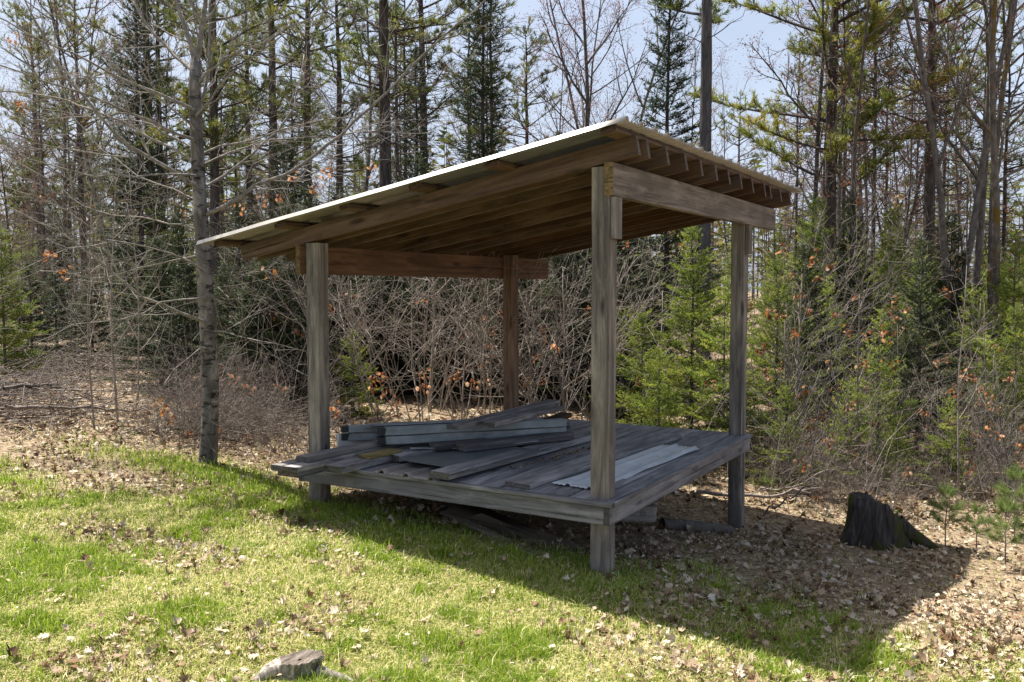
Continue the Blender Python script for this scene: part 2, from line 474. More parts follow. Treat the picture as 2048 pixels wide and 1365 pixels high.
# ------------------------------------------------------------------ boards and the shelter
def board_mesh(name, L, w, h, rng, ch=.004, warp=.003, seg=8, ragged=0.0):
    xs = np.linspace(-L / 2, L / 2, seg + 1)
    pro = np.array([(-w / 2 + ch, -h / 2), (w / 2 - ch, -h / 2), (w / 2, -h / 2 + ch), (w / 2, h / 2 - ch),
                    (w / 2 - ch, h / 2), (-w / 2 + ch, h / 2), (-w / 2, h / 2 - ch), (-w / 2, -h / 2 + ch)])
    V = []
    oy = warp * np.cumsum(rng.normal(0, .5, seg + 1)); oz = warp * np.cumsum(rng.normal(0, .35, seg + 1))
    oy -= np.linspace(oy[0], oy[-1], seg + 1); oz -= np.linspace(oz[0], oz[-1], seg + 1)
    for k, x in enumerate(xs):
        e = ragged * rng.normal(0, 1, 8) if k in (0, seg) else np.zeros(8)
        j = rng.normal(0, .0006, (8, 2))
        for q in range(8):
            V.append((x + e[q], pro[q, 0] + oy[k] + j[q, 0], pro[q, 1] + oz[k] + j[q, 1]))
    F = []
    for k in range(seg):
        for q in range(8):
            a = k * 8 + q; b = k * 8 + (q + 1) % 8
            F.append((a, b, b + 8, a + 8))
    F.append(tuple(range(7, -1, -1))); F.append(tuple(seg * 8 + q for q in range(8)))
    me = bpy.data.meshes.new(name)
    me.from_pydata(V, [], F); me.update()
    return me

def orient(p0, p1, up=(0, 0, 1)):
    p0 = Vector(p0); p1 = Vector(p1)
    x = (p1 - p0).normalized(); u = Vector(up)
    y = u.cross(x).normalized(); z = x.cross(y)
    m = Matrix((x, y, z)).transposed().to_4x4(); m.translation = (p0 + p1) / 2
    return m

RNG = np.random.default_rng(7)
def board(name, p0, p1, w, h, mat, parent=None, up=(0, 0, 1), me=None, **kw):
    """p0, p1: centre line ends; w across (local Y), h along up"""
    L = (Vector(p1) - Vector(p0)).length
    if me is None: me = board_mesh(name, L, w, h, RNG, **kw)
    o = link(name, me, mat, parent)
    m = orient(p0, p1, up)
    if parent is not None:
        m = Matrix.Translation(-Vector(parent.location)) @ m
    o.matrix_basis = m
    return o

DL, DW = 2.356, 2.764
P = .11
XA, YB = -.037, .053                 # outer corner of the near post
X1 = -DL + .041                      # left face of the left posts
Y3 = DW + .004                       # far face of the far posts
ZB = lambda x: 1.921 + .1689 * (x + .037)     # underside of the rafters

def ribbed(name, x0, x1, y0, y1, zf, pitch, hgt, mat, parent=None, minor=.009, thick=.0015, along='x', nlen=10, sag=0.0, rng=RNG, curl=0.0, phase=0.0):
    """ribbed metal sheet: ribs run along local X, profile across Y"""
    W_ = y1 - y0; n = max(1, int(math.ceil(W_ / pitch)))
    ys, zs = [], []
    prof = [(0, 0), (.07, hgt), (.19, hgt), (.26, 0), (.36, 0), (.39, minor), (.46, minor), (.49, 0), (.57, 0), (.60, minor), (.67, minor), (.70, 0), (.78, 0), (.81, minor), (.88, minor), (.91, 0)]
    for k in range(-1, n + 1):
        for u, z in prof:
            yy = y0 + (k + u + phase) * pitch
            if y0 <= yy <= y1: ys.append(yy); zs.append(z)
    ys = [y0] + ys + [y1]; zs = [zs[0]] + zs + [0]
    ys = np.array(ys); zs = np.array(zs)
    xs = np.linspace(x0, x1, nlen + 1)
    gx, gy = np.meshgrid(xs, ys, indexing='ij')
    t = (gx - x0) / (x1 - x0)
    Z = zf(gx, gy) + zs[None] + sag * np.sin(np.pi * t) + curl * (vnoise(gx, gy, .35, 31) - .5)
    top = np.stack([gx, gy, Z], -1); bot = top.copy(); bot[..., 2] -= thick
    nx, ny = top.shape[:2]
    V = np.concatenate([top.reshape(-1, 3), bot.reshape(-1, 3)])
    i = np.arange(nx - 1)[:, None] * ny; j = np.arange(ny - 1)[None]
    F = np.stack([i + j, i + ny + j, i + ny + j + 1, i + j + 1], -1).reshape(-1, 4)
    Fb = F[:, ::-1] + nx * ny
    E = []
    def edge(idx):
        idx = np.asarray(idx)
        return np.stack([idx[:-1], idx[1:], idx[1:] + nx * ny, idx[:-1] + nx * ny], -1)
    E.append(edge(np.arange(ny))); E.append(edge((nx - 1) * ny + np.arange(ny))[:, ::-1])
    E.append(edge(np.arange(nx) * ny)[:, ::-1]); E.append(edge(np.arange(nx) * ny + ny - 1))
    g = Geo(); g.add(V, np.concatenate([F, Fb] + E))
    return link(name, g.mesh(name), mat, parent)

def shelter():
    base = (-1.2, 1.4, Hz(-1.2, 1.4))
    r = empty('open_shelter', base)
    tag(r, 'open wooden shelter with raised plank platform and sloping metal roof', 'shelter')
    # posts
    posts = []
    for (x, y, zt) in ((X1, YB, 1.536), (XA - P, YB, 1.900), (XA - P, Y3 - P, 1.900), (X1, Y3 - P, 1.536)):
        zb = Hz(x + P / 2, y + P / 2) - .15
        c = (x + P / 2, y + P / 2)
        posts.append(board('post', (c[0], c[1], zb), (c[0], c[1], zt), P, P, M['postbrown' if x < -1 and y > 1 else 'post'], r, up=(0, -1, 0), ch=.006, warp=.003, seg=10))
    for i, y in ((1, YB + .01), (2, Y3 - P + .01)):
        cl = board('cleat', (XA + .0185, y + .045, 1.50), (XA + .0185, y + .045, 1.732), .09, .035, M['post'], r, up=(1, 0, 0), seg=2, warp=0)
        m = cl.matrix_basis.copy(); cl.parent = posts[i]
        cl.matrix_basis = posts[i].matrix_basis.inverted() @ m
    # skirt
    hs = .105; t = .038
    for x in (-DL + t / 2, -t / 2):
        board('rim_board', (x, 0, -hs / 2), (x, DW, -hs / 2), t, hs, M['deck'], r, ch=.003, warp=.001)
    for y in (t / 2 + .002, DW - t / 2 - .002):
        board('rim_board', (-DL + t + .001, y, -hs / 2), (-t - .001, y, -hs / 2), t, hs - .002, M['deck'], r, ch=.003, warp=.001)
    # joists under the deck
    for y in (.7, 1.38, 2.06):
        board('joist', (-DL + t + .002, y, -hs / 2), (-t - .002, y, -hs / 2), t, hs - .004, M['darklumber'], r, seg=2, warp=0)
    # deck boards run away from the front edge; a trim closes their ends
    n = 16; w = (DL + .04 - .0) / n
    for k in range(n):
        x = -DL - .02 + (k + .5) * w
        board('deck_board', (x, .030, .0135 + RNG.uniform(-.0012, .0012)), (x, DW + .02, .0135 + RNG.uniform(-.0012, .0012)), w - RNG.uniform(.006, .013), .024, M['deck'], r, ch=.003, warp=.0015)
    board('edge_trim', (-DL - .018, .006, .0142), (.02, .006, .0142), .044, .026, M['deck'], r, ch=.004, warp=.001)
    # beams
    board('beam', (-.0385, YB - .005, 1.829), (-.0385, 3.508, 1.829), .055, .184, M['beamgrey'], r, ch=.004, warp=.002, ragged=.002)
    board('beam', (X1 - .020, .001, 1.421), (X1 - .020, 3.555, 1.421), .038, .196, M['beam'], r, ch=.004, warp=.002, ragged=.002)
    # rafters
    a = math.atan(.1689)
    hr = .1085
    ys = [.092, .242, .541, .846, 1.147, 1.436, 1.719, 2.015, 2.33, 2.671, 2.835, 3.155, 3.482]
    up = (-math.sin(a), 0, math.cos(a))
    for y in ys:
        dx = RNG.uniform(-.008, .008)
        x0, x1 = -2.946 + dx, .1226 + dx * .5
        off = hr / 2 / math.cos(a) + .001
        board('rafter', (x0, y - .014, ZB(x0) + off), (x1, y - .014, ZB(x1) + off), .036, hr, M['rafter'], r, up=up, ch=.003, warp=.002)
    # purlins
    for x in (-3.035, -2.419, -1.862, -1.299, -.738, .0):
        xc = x + .045
        z = ZB(xc) + hr / math.cos(a) + .0165
        y0 = -.125 + RNG.uniform(-.02, .02)
        board('purlin', (xc, y0, z), (xc, 3.66, z), .09, .030, M['purlin'], r, up=up, ch=.004, warp=.002, ragged=.002)
    # roof sheets, each lapping the next
    base_z = lambda x: ZB(x) + .1085 / math.cos(a) + .0335
    yy = -.166; k = 0
    while yy < 3.70:
        y1 = min(yy + .80 + .016, 3.717)
        dx = RNG.uniform(-.006, .006)
        o = ribbed('roof_sheet', -3.1586 + dx, .1531 + dx, yy, y1, lambda X, Y, k=k: base_z(X) + .0014 * (k % 2), .2, .028, M['roof'], r, nlen=16, curl=.006, phase=.02, minor=.011)
        o.location = -Vector(base)
        yy += .80; k += 1
    return r

# ------------------------------------------------------------------ loose things on and under the platform
def things():
    DZ = .0275
    def plank(label, p0, p1, w, h, mat, name='plank', cat='plank', group='loose boards piled on the platform', **kw):
        """z given as the underside"""
        a = (p0[0], p0[1], p0[2] + h / 2); b = (p1[0], p1[1], p1[2] + h / 2)
        kw.setdefault('warp', .003); kw.setdefault('ragged', .003)
        o = board(name, a, b, w, h, M[mat], None, **kw)
        return tag(o, label, cat, group)
    plank('thick grey plank with cracked end grain resting on the front edge of the platform', (-1.13, -.045, DZ + .022), (-1.03, 2.1, DZ), .155, .042, 'lumber')
    plank('wide thin dark plank lying flat between the thick plank and the pale ribbed sheet', (-.64, .07, DZ), (-.50, 2.27, DZ), .185, .028, 'lumber')
    plank('broad grey plank end overhanging the front edge right of the left post', (-1.90, -.168, DZ), (-1.88, 1.35, DZ), .18, .048, 'lumber', warp=.004)
    plank('short yellow offcut lying on top of the broad overhanging plank', (-1.865, .11, DZ + .050), (-1.83, .42, DZ + .050), .115, .024, 'yellow', name='offcut', cat='offcut')
    plank('lowest board of the stack sticking out past the left front corner', (-2.06, -.40, DZ), (-2.05, 1.6, DZ), .175, .034, 'darklumber')
    plank('middle board with a clipped end sticking farthest past the left front corner', (-2.135, -.43, DZ + .036), (-2.115, 1.3, DZ + .036), .092, .036, 'lumber')
    plank('middle board with a split pale end right of the clipped board', (-2.02, -.41, DZ + .036), (-2.00, 1.5, DZ + .036), .108, .036, 'lumber', ragged=.006)
    plank('topmost narrow board of the stack leaning past the foot of the left post', (-2.06, -.275, DZ + .074), (-2.03, 1.1, DZ + .074), .108, .036, 'lumber')
    # pile at the back
    plank('bottom board of the pile in front of the back post', (-1.36, 1.02, DZ), (-1.38, 2.1, DZ), .14, .045, 'darklumber')
    plank('second board up in the pile in front of the back post', (-1.40, 1.05, DZ + .047), (-1.36, 2.05, DZ + .047), .13, .040, 'darklumber')
    plank('brown board sandwiched low in the pile before the back post', (-1.345, 1.44, DZ + .095), (-1.335, 2.05, DZ + .135), .11, .036, 'rafter')
    plank('grooved grey board second from the top of the pile before the back post', (-1.30, .80, DZ + .219), (-1.295, 1.86, DZ + .219), .10, .034, 'lumber')
    plank('topmost long grey board tilted up before the back post', (-1.44, .55, DZ + .222), (-1.435, 2.03, DZ + .240), .105, .034, 'lumber')
    # dark boards under the white rails
    plank('dark board under the white rails with square cut end', (-1.62, .56, DZ + .058), (-1.40, .93, DZ + .058), .12, .050, 'darklumber')
    plank('long dark board under the white rails reaching to the right end', (-1.44, .64, DZ + .060), (-1.02, 1.50, DZ + .060), .12, .052, 'darklumber')
    plank('small worn offcut lying behind the yellow offcut', (-1.74, .30, DZ + .012), (-1.62, .62, DZ + .03), .09, .045, 'lumber', name='offcut', cat='offcut')
    # white rails: two stacks of two, each with a dark block standing in for its shaded open end
    def rail(label, p0, p1, w, h):
        r = empty('painted_rail', (p0[0], p0[1], p0[2]))
        tag(r, label, 'rail', 'white rails lying on the lumber pile')
        q0 = np.array(p0) + [0, 0, h / 2]; q1 = np.array(p1) + [0, 0, h / 2]
        d = nrm(q1 - q0)
        board('bar', q0 + d * .05, q1, w, h, M['white'], r, warp=.007, ragged=.006, ch=.004)
        board('end_shade', q0, q0 + d * .049, w - .006, h - .006, M['endshade'], r, warp=0, seg=1)
    rail('lower white rail of the front pair with dark end, on the lumber pile', (-1.975, .40, .122), (-1.075, 1.52, .120), .078, .058)
    rail('upper white rail of the front pair with dark end, on the lumber pile', (-1.985, .41, .186), (-1.06, 1.50, .181), .08, .054)
    rail('lower white rail of the rear pair beside the left post', (-2.285, .36, .130), (-1.56, 1.27, .122), .07, .052)
    rail('upper white rail of the rear pair beside the left post', (-2.275, .35, .190), (-1.57, 1.28, .178), .07, .050)
    # thin white slats over the rails
    plank('thin white slat lying across the tops of the white rails', (-2.08, .47, .2435), (-1.42, 1.22, .2435), .11, .006, 'white', name='slat', cat='slat', warp=.005)
    plank('white upright board end glowing in the sun behind the left post', (-2.30, .34, DZ), (-2.16, .62, DZ), .03, .155, 'whitebox', name='board_end', cat='board')
    for (a, b, lab) in (((-2.24, .38, .19), (-1.98, .60, .245), 'thin stick slanting up over the upper rear rail'), ((-2.2, .385, .187), (-1.93, .42, .135), 'thin stick slanting down over the lower rear rail')):
        g = Geo(); g.tube([a, b], [.004, .003], 5)
        tag(link('stick', g.mesh('stick'), M['deadtwig']), lab, 'stick')
    # curved thin slat under the rails
    g = Geo(); t = np.linspace(0, 1, 12)
    for s_ in (0,):
        c0 = np.stack([-1.72 + .62 * t, .43 + .72 * t, .118 - .018 * np.sin(np.pi * t)], 1)
        nn = np.array([.7, -.7, 0]) * .03
        V = np.concatenate([c0 + nn, c0 - nn, c0 + nn - [0, 0, .004], c0 - nn - [0, 0, .004]])
        k = np.arange(11); n = 12
        F = np.concatenate([np.stack([k, k + 1, k + 1 + n, k + n], -1), np.stack([k + 2 * n, k + 3 * n, k + 1 + 3 * n, k + 1 + 2 * n], -1),
                            np.stack([k, k + 2 * n, k + 1 + 2 * n, k + 1], -1), np.stack([k + n, k + 1 + n, k + 1 + 3 * n, k + 3 * n], -1)])
        g.add(V, F)
    tag(link('bent_slat', g.mesh('bent_slat'), M['white']), 'thin sagging white slat between the rails and the dark boards', 'slat')
    # flat sheet
    o = board('flat_sheet', (-1.34, .18, .078), (-1.25, 1.0, .083), .62, .004, M['flat'], None, warp=.002, ch=.001)
    tag(o, 'thin flat grey sheet under the dark boards, over the ribbed tan sheet', 'sheet')
    # ribbed sheets
    def rib_sheet(name, label, p0, ang, W_, L_, z, hgt, mat, pitch, curl):
        o = ribbed(name, 0, L_, -W_ / 2, W_ / 2, lambda X, Y: 0 * X + z, pitch, hgt, M[mat], None, curl=curl, nlen=14, phase=.1, minor=.003)
        o.location = (p0[0], p0[1], 0); o.rotation_euler = (0, 0, ang)
        tag(o, label, 'metal sheet', 'ribbed metal sheets lying on the platform')
    rib_sheet('ribbed_sheet', 'narrow pale ribbed metal sheet lying behind the near post', (-.352, .235), math.pi / 2 - .054, .30, 1.62, .034, .014, 'sheetpale', .15, .022)
    rib_sheet('ribbed_sheet', 'tan ribbed metal sheet half under the flat grey sheet at the front edge', (-1.42, -.03), math.pi / 2 - .02, .52, 1.05, .030, .022, 'sheettan', .2, .008)
    # leaf crumbs along the plank gap
    # under the platform
    za, zb_, zc, zd = Hz(-1.42, .36), Hz(-.5, .06), Hz(-.42, .55), Hz(-1.35, .62)
    g = Geo()
    V = np.array([(-1.42, .36, za + .05), (-.5, .05, zb_ + .012), (-.35, .42, zc + .03), (-1.33, .60, zd + .11)])
    V = np.concatenate([V, V - [0, 0, .014]])
    g.add(V, np.array([[0, 1, 2, 3], [7, 6, 5, 4], [0, 4, 5, 1], [1, 5, 6, 2], [2, 6, 7, 3], [3, 7, 4, 0]]))
    tag(link('plywood_sheet', g.mesh('plywood_sheet'), M['ply']), 'brown plywood sheet lying on the ground under the platform', 'sheet')
    # broken block with a ringed mark
    bx, by = -.55, 1.72; bz = Hz(bx, by)
    d = nrm(np.array([R2[0], R2[1], 0])); out = nrm(np.array([-FWD[0], -FWD[1], 0]))
    r = empty('marked_block', (bx, by, bz)); tag(r, 'pale splintered timber block with a ringed mark beneath the right rim', 'timber block')
    c = np.array([bx, by, bz + .10])
    board('block', c - d * .15, c + d * .13, .09, .115, M['oldwood'], r, ragged=.022, warp=.004, seg=6, ch=.008)
    g = Geo(); th = np.linspace(0, 2 * np.pi, 20)
    cen = c + out * .0475 + d * .03 + np.array([0, 0, .012]) - np.array([bx, by, bz])
    ring = cen + .019 * (np.cos(th)[:, None] * d + np.sin(th)[:, None] * np.array([0, 0, 1.0]))
    g.tube(ring, .0022, 5, cap=False)
    up = np.array([0, 0, 1.0])
    for (a0, a1) in (((-.005, -.009), (-.005, .010)), ((-.005, .010), (.005, .008)), ((.005, .008), (.006, -.009))):
        g.tube([cen + d * a0[0] + up * a0[1], cen + d * a1[0] + up * a1[1]], .0018, 4)
    link('ring_mark', g.mesh('ring_mark'), M['ink'], r)
    lx = np.array([[-.42, 1.88], [-.22, 2.14], [-.03, 2.36]])
    g = Geo(); g.tube([(x, y, Hz(x, y) + .03) for x, y in lx], [.05, .055, .045], 9, rough=.06, rng=RNG)
    tag(link('rotten_log', g.mesh('rotten_log', True), M['mossy']), 'dark rotten log on the leaves behind the marked block', 'log')

# ------------------------------------------------------------------ tree builders
def rot_about(v, ax, a):
    ax = nrm(ax)
    return v * math.cos(a) + np.cross(ax, v) * math.sin(a) + ax * np.dot(ax, v) * (1 - math.cos(a))

def grow(G, p, d, L, r, lvl, cfg, rng, ends):
    n = cfg['seg'][lvl]
    pts = [np.array(p, float)]; dd = nrm(np.array(d, float)); dirs = [dd]
    for i in range(n):
        dd = nrm(dd + rng.normal(0, cfg['wig'][lvl], 3) + np.array([0, 0, cfg['trop'][lvl]]))
        pts.append(pts[-1] + dd * L / n); dirs.append(dd)
    pts = np.array(pts)
    tip = cfg.get('tip', .3)
    rr = np.linspace(r, r * tip, n + 1)
    if r > cfg['rt']:
        G.tube(pts, rr, cfg['sides'][lvl], a=rng.random())
    else:
        G.sticks(pts[:-1], pts[1:], rr[:-1], rr[1:], a=rng.random())
    if lvl == cfg['max']:
        ends.append((pts[-1], dirs[-1])); ends.append((pts[-2], dirs[-2]))
        return
    nc = cfg['nch'][lvl]; nc = max(1, int(round(nc * rng.uniform(.75, 1.25))))
    lo = cfg['lo'][lvl]
    az = rng.uniform(0, 6.28)
    for k in range(nc):
        t = lo + (1 - lo) * (k + rng.uniform(0, 1)) / nc
        f = t * n; i = min(int(f), n - 1); q = pts[i] + (pts[i + 1] - pts[i]) * (f - i)
        az += 2.4 + rng.normal(0, .4)
        perp = nrm(np.cross(dirs[i + 1], [0.3, .5, 1.0])); perp = rot_about(perp, dirs[i + 1], az)
        ang = rad(cfg['ang'][lvl] * rng.uniform(.75, 1.2))
        cd = rot_about(dirs[i + 1], perp, ang)
        cl = L * cfg['ratio'][lvl] * (1.15 - .65 * t) * rng.uniform(.7, 1.2)
        cr = min(rr[i] * .75, r * cfg['rr'][lvl] * rng.uniform(.8, 1.15))
        grow(G, q, cd, cl, max(cr, cfg.get('rmin', .0015)), lvl + 1, cfg, rng, ends)

def bud_mesh(ends, rng, n, size, spread):
    g = Geo()
    E = np.array([e[0] for e in ends]); D = np.array([e[1] for e in ends])
    idx = rng.integers(0, len(E), n)
    Pn = E[idx] + rng.normal(0, spread, (n, 3)) - D[idx] * rng.uniform(0, spread * 3, (n, 1))
    g.blades(Pn, rng.normal(0, 1, (n, 3)) + D[idx], rng.uniform(.7, 1.4, n) * size, size * .8, rng, rng.random(n))
    return g

def hardwood(seed, hgt=13, r=.10, fork=False, buds=900, mat='hard', budsize=.035):
    rng = np.random.default_rng(seed)
    G = Geo(); ends = []
    cfg = dict(seg=[14, 7, 5, 3], wig=[.035, .10, .15, .2], trop=[.02, .07, .05, .02], rt=.006, sides=[9, 5, 4, 3], max=3,
               nch=[17, 8, 5], lo=[.22, .2, .15], ang=[48, 42, 40], ratio=[.34, .42, .45], rr=[.42, .5, .5], rmin=.003, tip=.18)
    if fork:
        cfg0 = dict(cfg); cfg0['nch'] = [9, 8, 5]
        base = np.array([0, 0, -.3])
        G.tube([base, [0, 0, .4], [.03, .02, 1.6]], [r * 1.5, r * 1.15, r], 10, rough=.04, rng=rng)
        for s in (-1, 1):
            d = nrm([s * .22, rng.normal(0, .1), 1])
            grow(G, np.array([.03 + s * .02, .02, 1.5]), d, hgt - 1.5, r * .78, 0, cfg0, rng, ends)
    else:
        G.tube([[0, 0, -.3], [0, 0, .15]], [r * 1.5, r * 1.08], 9)
        grow(G, np.array([0, 0, 0.1]), np.array([rng.normal(0, .03), rng.normal(0, .03), 1]), hgt, r, 0, cfg, rng, ends)
    return G, bud_mesh(ends, rng, buds, budsize, .07)

def tuft(g, Pn, D, rng, n, L, Wd, spread, arnd):
    m = len(Pn)
    if m == 0: return
    Pn = np.repeat(Pn, n, 0); D = np.repeat(D, n, 0)
    dd = nrm(D) + rng.normal(0, spread, (m * n, 3))
    g.blades(Pn + rng.normal(0, L * .12, (m * n, 3)), dd, L * rng.uniform(.6, 1.15, m * n), Wd, rng, np.clip(np.repeat(arnd, n) + rng.normal(0, .16, m * n), 0, 1))

def pine(seed, hgt=17, r=.13, crown0=.25, bl=2.6, dead=40, dens=1.0, sides=9, lean=.02):
    rng = np.random.default_rng(seed)
    T = Geo(); C = Geo()
    n = 16
    z = np.linspace(-.3, hgt, n + 1)
    off = np.cumsum(rng.normal(0, lean, (n + 1, 2)), 0) * np.linspace(0, 1, n + 1)[:, None]
    pts = np.column_stack([off, z])
    rr = r * (1 - .93 * (np.clip(z, 0, hgt) / hgt) ** 1.7) + .004
    rr[0] *= 1.35
    T.tube(pts, rr, sides, rough=.03, rng=rng)
    def at(zz):
        return np.array([np.interp(zz, z, pts[:, 0]), np.interp(zz, z, pts[:, 1]), zz])
    # dead lower branches
    for k in range(dead):
        zz = rng.uniform(.06, crown0 + .22) * hgt
        a = rng.uniform(0, 6.28); L = rng.uniform(.3, 1.6)
        d = np.array([math.cos(a), math.sin(a), rng.uniform(-.25, .3)])
        p = at(zz); q = [p]
        for i in range(4):
            d = nrm(d + rng.normal(0, .18, 3) - [0, 0, .03]); q.append(q[-1] + d * L / 4)
        q = np.array(q); w = np.linspace(.016, .005, 5) * rng.uniform(.6, 1.1)
        T.sticks(q[:-1], q[1:], w[:-1], w[1:])
        for j in range(rng.integers(1, 6)):
            i = rng.integers(1, 5); e = q[i] + nrm(d + rng.normal(0, .7, 3)) * rng.uniform(.15, .5)
            T.sticks([q[i]], [e], .006, .003)
    # live whorls
    zz = crown0 * hgt
    while zz < hgt * .985:
        f = (zz / hgt - crown0) / (1 - crown0)
        prof = (math.sin(math.pi * min(1, .22 + .78 * f) ** .9)) ** .7 if f < .98 else .2
        for k in range(rng.integers(3, 6)):
            if rng.random() > .74: continue
            a = rng.uniform(0, 6.28); L = bl * max(.15, prof) * rng.uniform(.5, 1.1)
            d = np.array([math.cos(a), math.sin(a), .12 + .45 * f])
            p = at(zz + rng.normal(0, .12)); q = [p]; ds = []
            for i in range(6):
                d = nrm(d + rng.normal(0, .10, 3) + [0, 0, .05]); q.append(q[-1] + d * L / 6); ds.append(d)
            q = np.array(q); w = np.linspace(.022 + .008 * L, .006, 7)
            T.sticks(q[:-1], q[1:], w[:-1], w[1:])
            nt = int(L * 9 * dens) + 3
            t = rng.uniform(.30, 1, nt); fi = np.minimum((t * 6).astype(int), 5)
            b0 = q[fi] + (q[fi + 1] - q[fi]) * (t * 6 - fi)[:, None]
            side = rng.normal(0, 1, (nt, 3)); side[:, 2] = np.abs(side[:, 2]) * .5 + .1
            e = b0 + nrm(np.array(ds)[fi] * .7 + side * .8) * (rng.uniform(.12, .45, nt) * (1.25 - t * .5))[:, None]
            T.sticks(b0, e, .006, .003)
            ar = rng.uniform(.15, .95) * .6 + rng.random(nt) * .4
            for s_ in (.55, .8, 1.0):
                tuft(C, b0 + (e - b0) * s_, (e - b0) + [0, 0, .1], rng, 9, .15, .017, .55, ar)
        zz += rng.uniform(.35, .7)
    return T, C

def conifer(seed, hgt, base_r, rng_len=(.8, 1.1), whorl=.16, nb=(4, 7), needle=.022, nw=.0028, nstep=.010, twig=.09, z0=.06, droop=0.0, thick=None, tall=False, leader=True, taper=.8, gap=.08):
    """spruce or fir: whorls of flat sprays on a straight stem"""
    rng = np.random.default_rng(seed)
    T = Geo(); C = Geo()
    tr = thick or hgt * .011
    z = np.linspace(-.1, hgt, 9)
    w = np.column_stack([rng.normal(0, .006 * hgt / 2, 9) * np.linspace(0, 1, 9), rng.normal(0, .006 * hgt / 2, 9) * np.linspace(0, 1, 9), z])
    T.tube(w, np.linspace(tr, tr * .12 + .001, 9), 7)
    at = lambda q: np.array([np.interp(q, z, w[:, 0]), np.interp(q, z, w[:, 1]), q])
    A0, A1, AR = [], [], []      # twig starts and ends
    zz = z0 * hgt
    while zz < hgt * .97:
        f = zz / hgt
        prof = (1 - f) ** taper
        az0 = rng.uniform(0, 6.28); n = rng.integers(nb[0], nb[1] + 1)
        for k in range(n):
            if rng.random() < gap: continue
            a = az0 + k * 6.283 / n + rng.normal(0, .3)
            L = base_r * prof * rng.uniform(*rng_len) + .05 * hgt * .2
            rise = -.15 + droop * -1 + f * 1.0 + rng.normal(0, .08)
            d = nrm(np.array([math.cos(a), math.sin(a), rise]))
            p = at(min(zz + rng.normal(0, whorl * .25), hgt)); q = [p]; m = 5
            for i in range(m):
                d = nrm(d + rng.normal(0, .06, 3) + [0, 0, .05 + .05 * i / m]); q.append(q[-1] + d * L / m)
            q = np.array(q); br = max(.0016, tr * .3 * prof)
            T.sticks(q[:-1], q[1:], np.linspace(br, br * .4, m), np.linspace(br * .85, br * .3, m))
            ar = np.clip(rng.normal(.5, .18), 0, 1)
            A0.append(q[1:-1] if not tall else q[2:-1]); A1.append(q[2:] if not tall else q[3:]); AR.append(np.full(len(A0[-1]), ar))
            nt = max(3, int(L / twig * 1.5))
            t = np.linspace(.18, .97, nt) + rng.normal(0, .02, nt); t = np.clip(t, .1, .99)
            fi = np.minimum((t * m).astype(int), m - 1)
            b0 = q[fi] + (q[fi + 1] - q[fi]) * (t * m - fi)[:, None]
            lat = nrm(np.cross(d, [0, 0, 1.0]))
            sgn = np.where(np.arange(nt) % 2 == 0, 1, -1)[:, None]
            tl = L * .42 * (1.08 - t) * rng.uniform(.7, 1.2, nt) + twig * .35
            dirv = nrm(d[None] * .75 + lat[None] * sgn * .75 + rng.normal(0, .14, (nt, 3)) + np.array([0, 0, .05 - droop * .4]))
            e = b0 + dirv * tl[:, None]
            T.sticks(b0, e, br * .45 + .0006, br * .25 + .0004)
            A0.append(b0); A1.append(e); AR.append(np.full(nt, ar))
            # second order
            big = tl > twig * 1.2
            if big.any():
                bb, ee, dv, tt = b0[big], e[big], dirv[big], tl[big]
                for s_ in (-1, 1):
                    for u in (.35, .65):
                        st = bb + (ee - bb) * u
                        l2 = nrm(np.cross(dv, [0, 0, 1.0])) * s_
                        e2 = st + nrm(dv * .8 + l2 * .7 + rng.normal(0, .12, dv.shape)) * (tt * .42)[:, None]
                        A0.append(st); A1.append(e2); AR.append(np.full(len(st), ar))
        zz += whorl * rng.uniform(.7, 1.25) * (1.15 - .5 * f)
    if leader:
        A0.append(np.array([at(hgt * .9)])); A1.append(np.array([at(hgt)])); AR.append(np.array([.75]))
    A0 = np.concatenate(A0); A1 = np.concatenate(A1); AR = np.concatenate(AR)
    LL = np.linalg.norm(A1 - A0, axis=1)
    cnt = np.maximum(2, (LL / nstep).astype(int))
    idx = np.repeat(np.arange(len(A0)), cnt)
    n = len(idx)
    t = rng.random(n)
    dv = nrm(A1 - A0)[idx]
    Pn = A0[idx] + (A1 - A0)[idx] * t[:, None]
    lat = nrm(np.cross(dv, rng.normal(0, 1, (n, 3))) * np.array([1, 1, .55]))
    C.blades(Pn, dv * .75 + lat * .9 + [0, 0, .12], needle * rng.uniform(.7, 1.2, n), nw, rng, np.clip(AR[idx] + rng.normal(0, .2, n) + .25 * (t - .4), 0, 1))
    return T, C

def shrub(seed, nst=8, L=1.9, r=.008, rmin=.0016, spread=.45, leaves=0, trop=.02, wig=.13, nch=(8, 5), lean=(0, 0), ratio=.5):
    rng = np.random.default_rng(seed)
    G = Geo(); ends = []
    cfg = dict(seg=[7, 5, 3], wig=[wig, wig * 1.15, wig * 1.4], trop=[trop, .03, .0], rt=.004, sides=[5, 4, 3], max=2, nch=list(nch), lo=[.18, .15],
               ang=[46, 44], ratio=[ratio, .5], rr=[.5, .55], rmin=rmin, tip=.25)
    for k in range(nst):
        a = rng.uniform(0, 6.28); ro = rng.uniform(0, .22)
        d = np.array([math.cos(a) * spread * rng.uniform(.2, 1.3) + lean[0], math.sin(a) * spread * rng.uniform(.2, 1.3) + lean[1], 1])
        grow(G, np.array([math.cos(a) * ro, math.sin(a) * ro, -.06]), d, L * rng.uniform(.55, 1.15), r * rng.uniform(.6, 1.3), 0, cfg, rng, ends)
    Lv = None
    if leaves:
        Lv = dead_leaves(ends, rng, leaves)
    return G, Lv

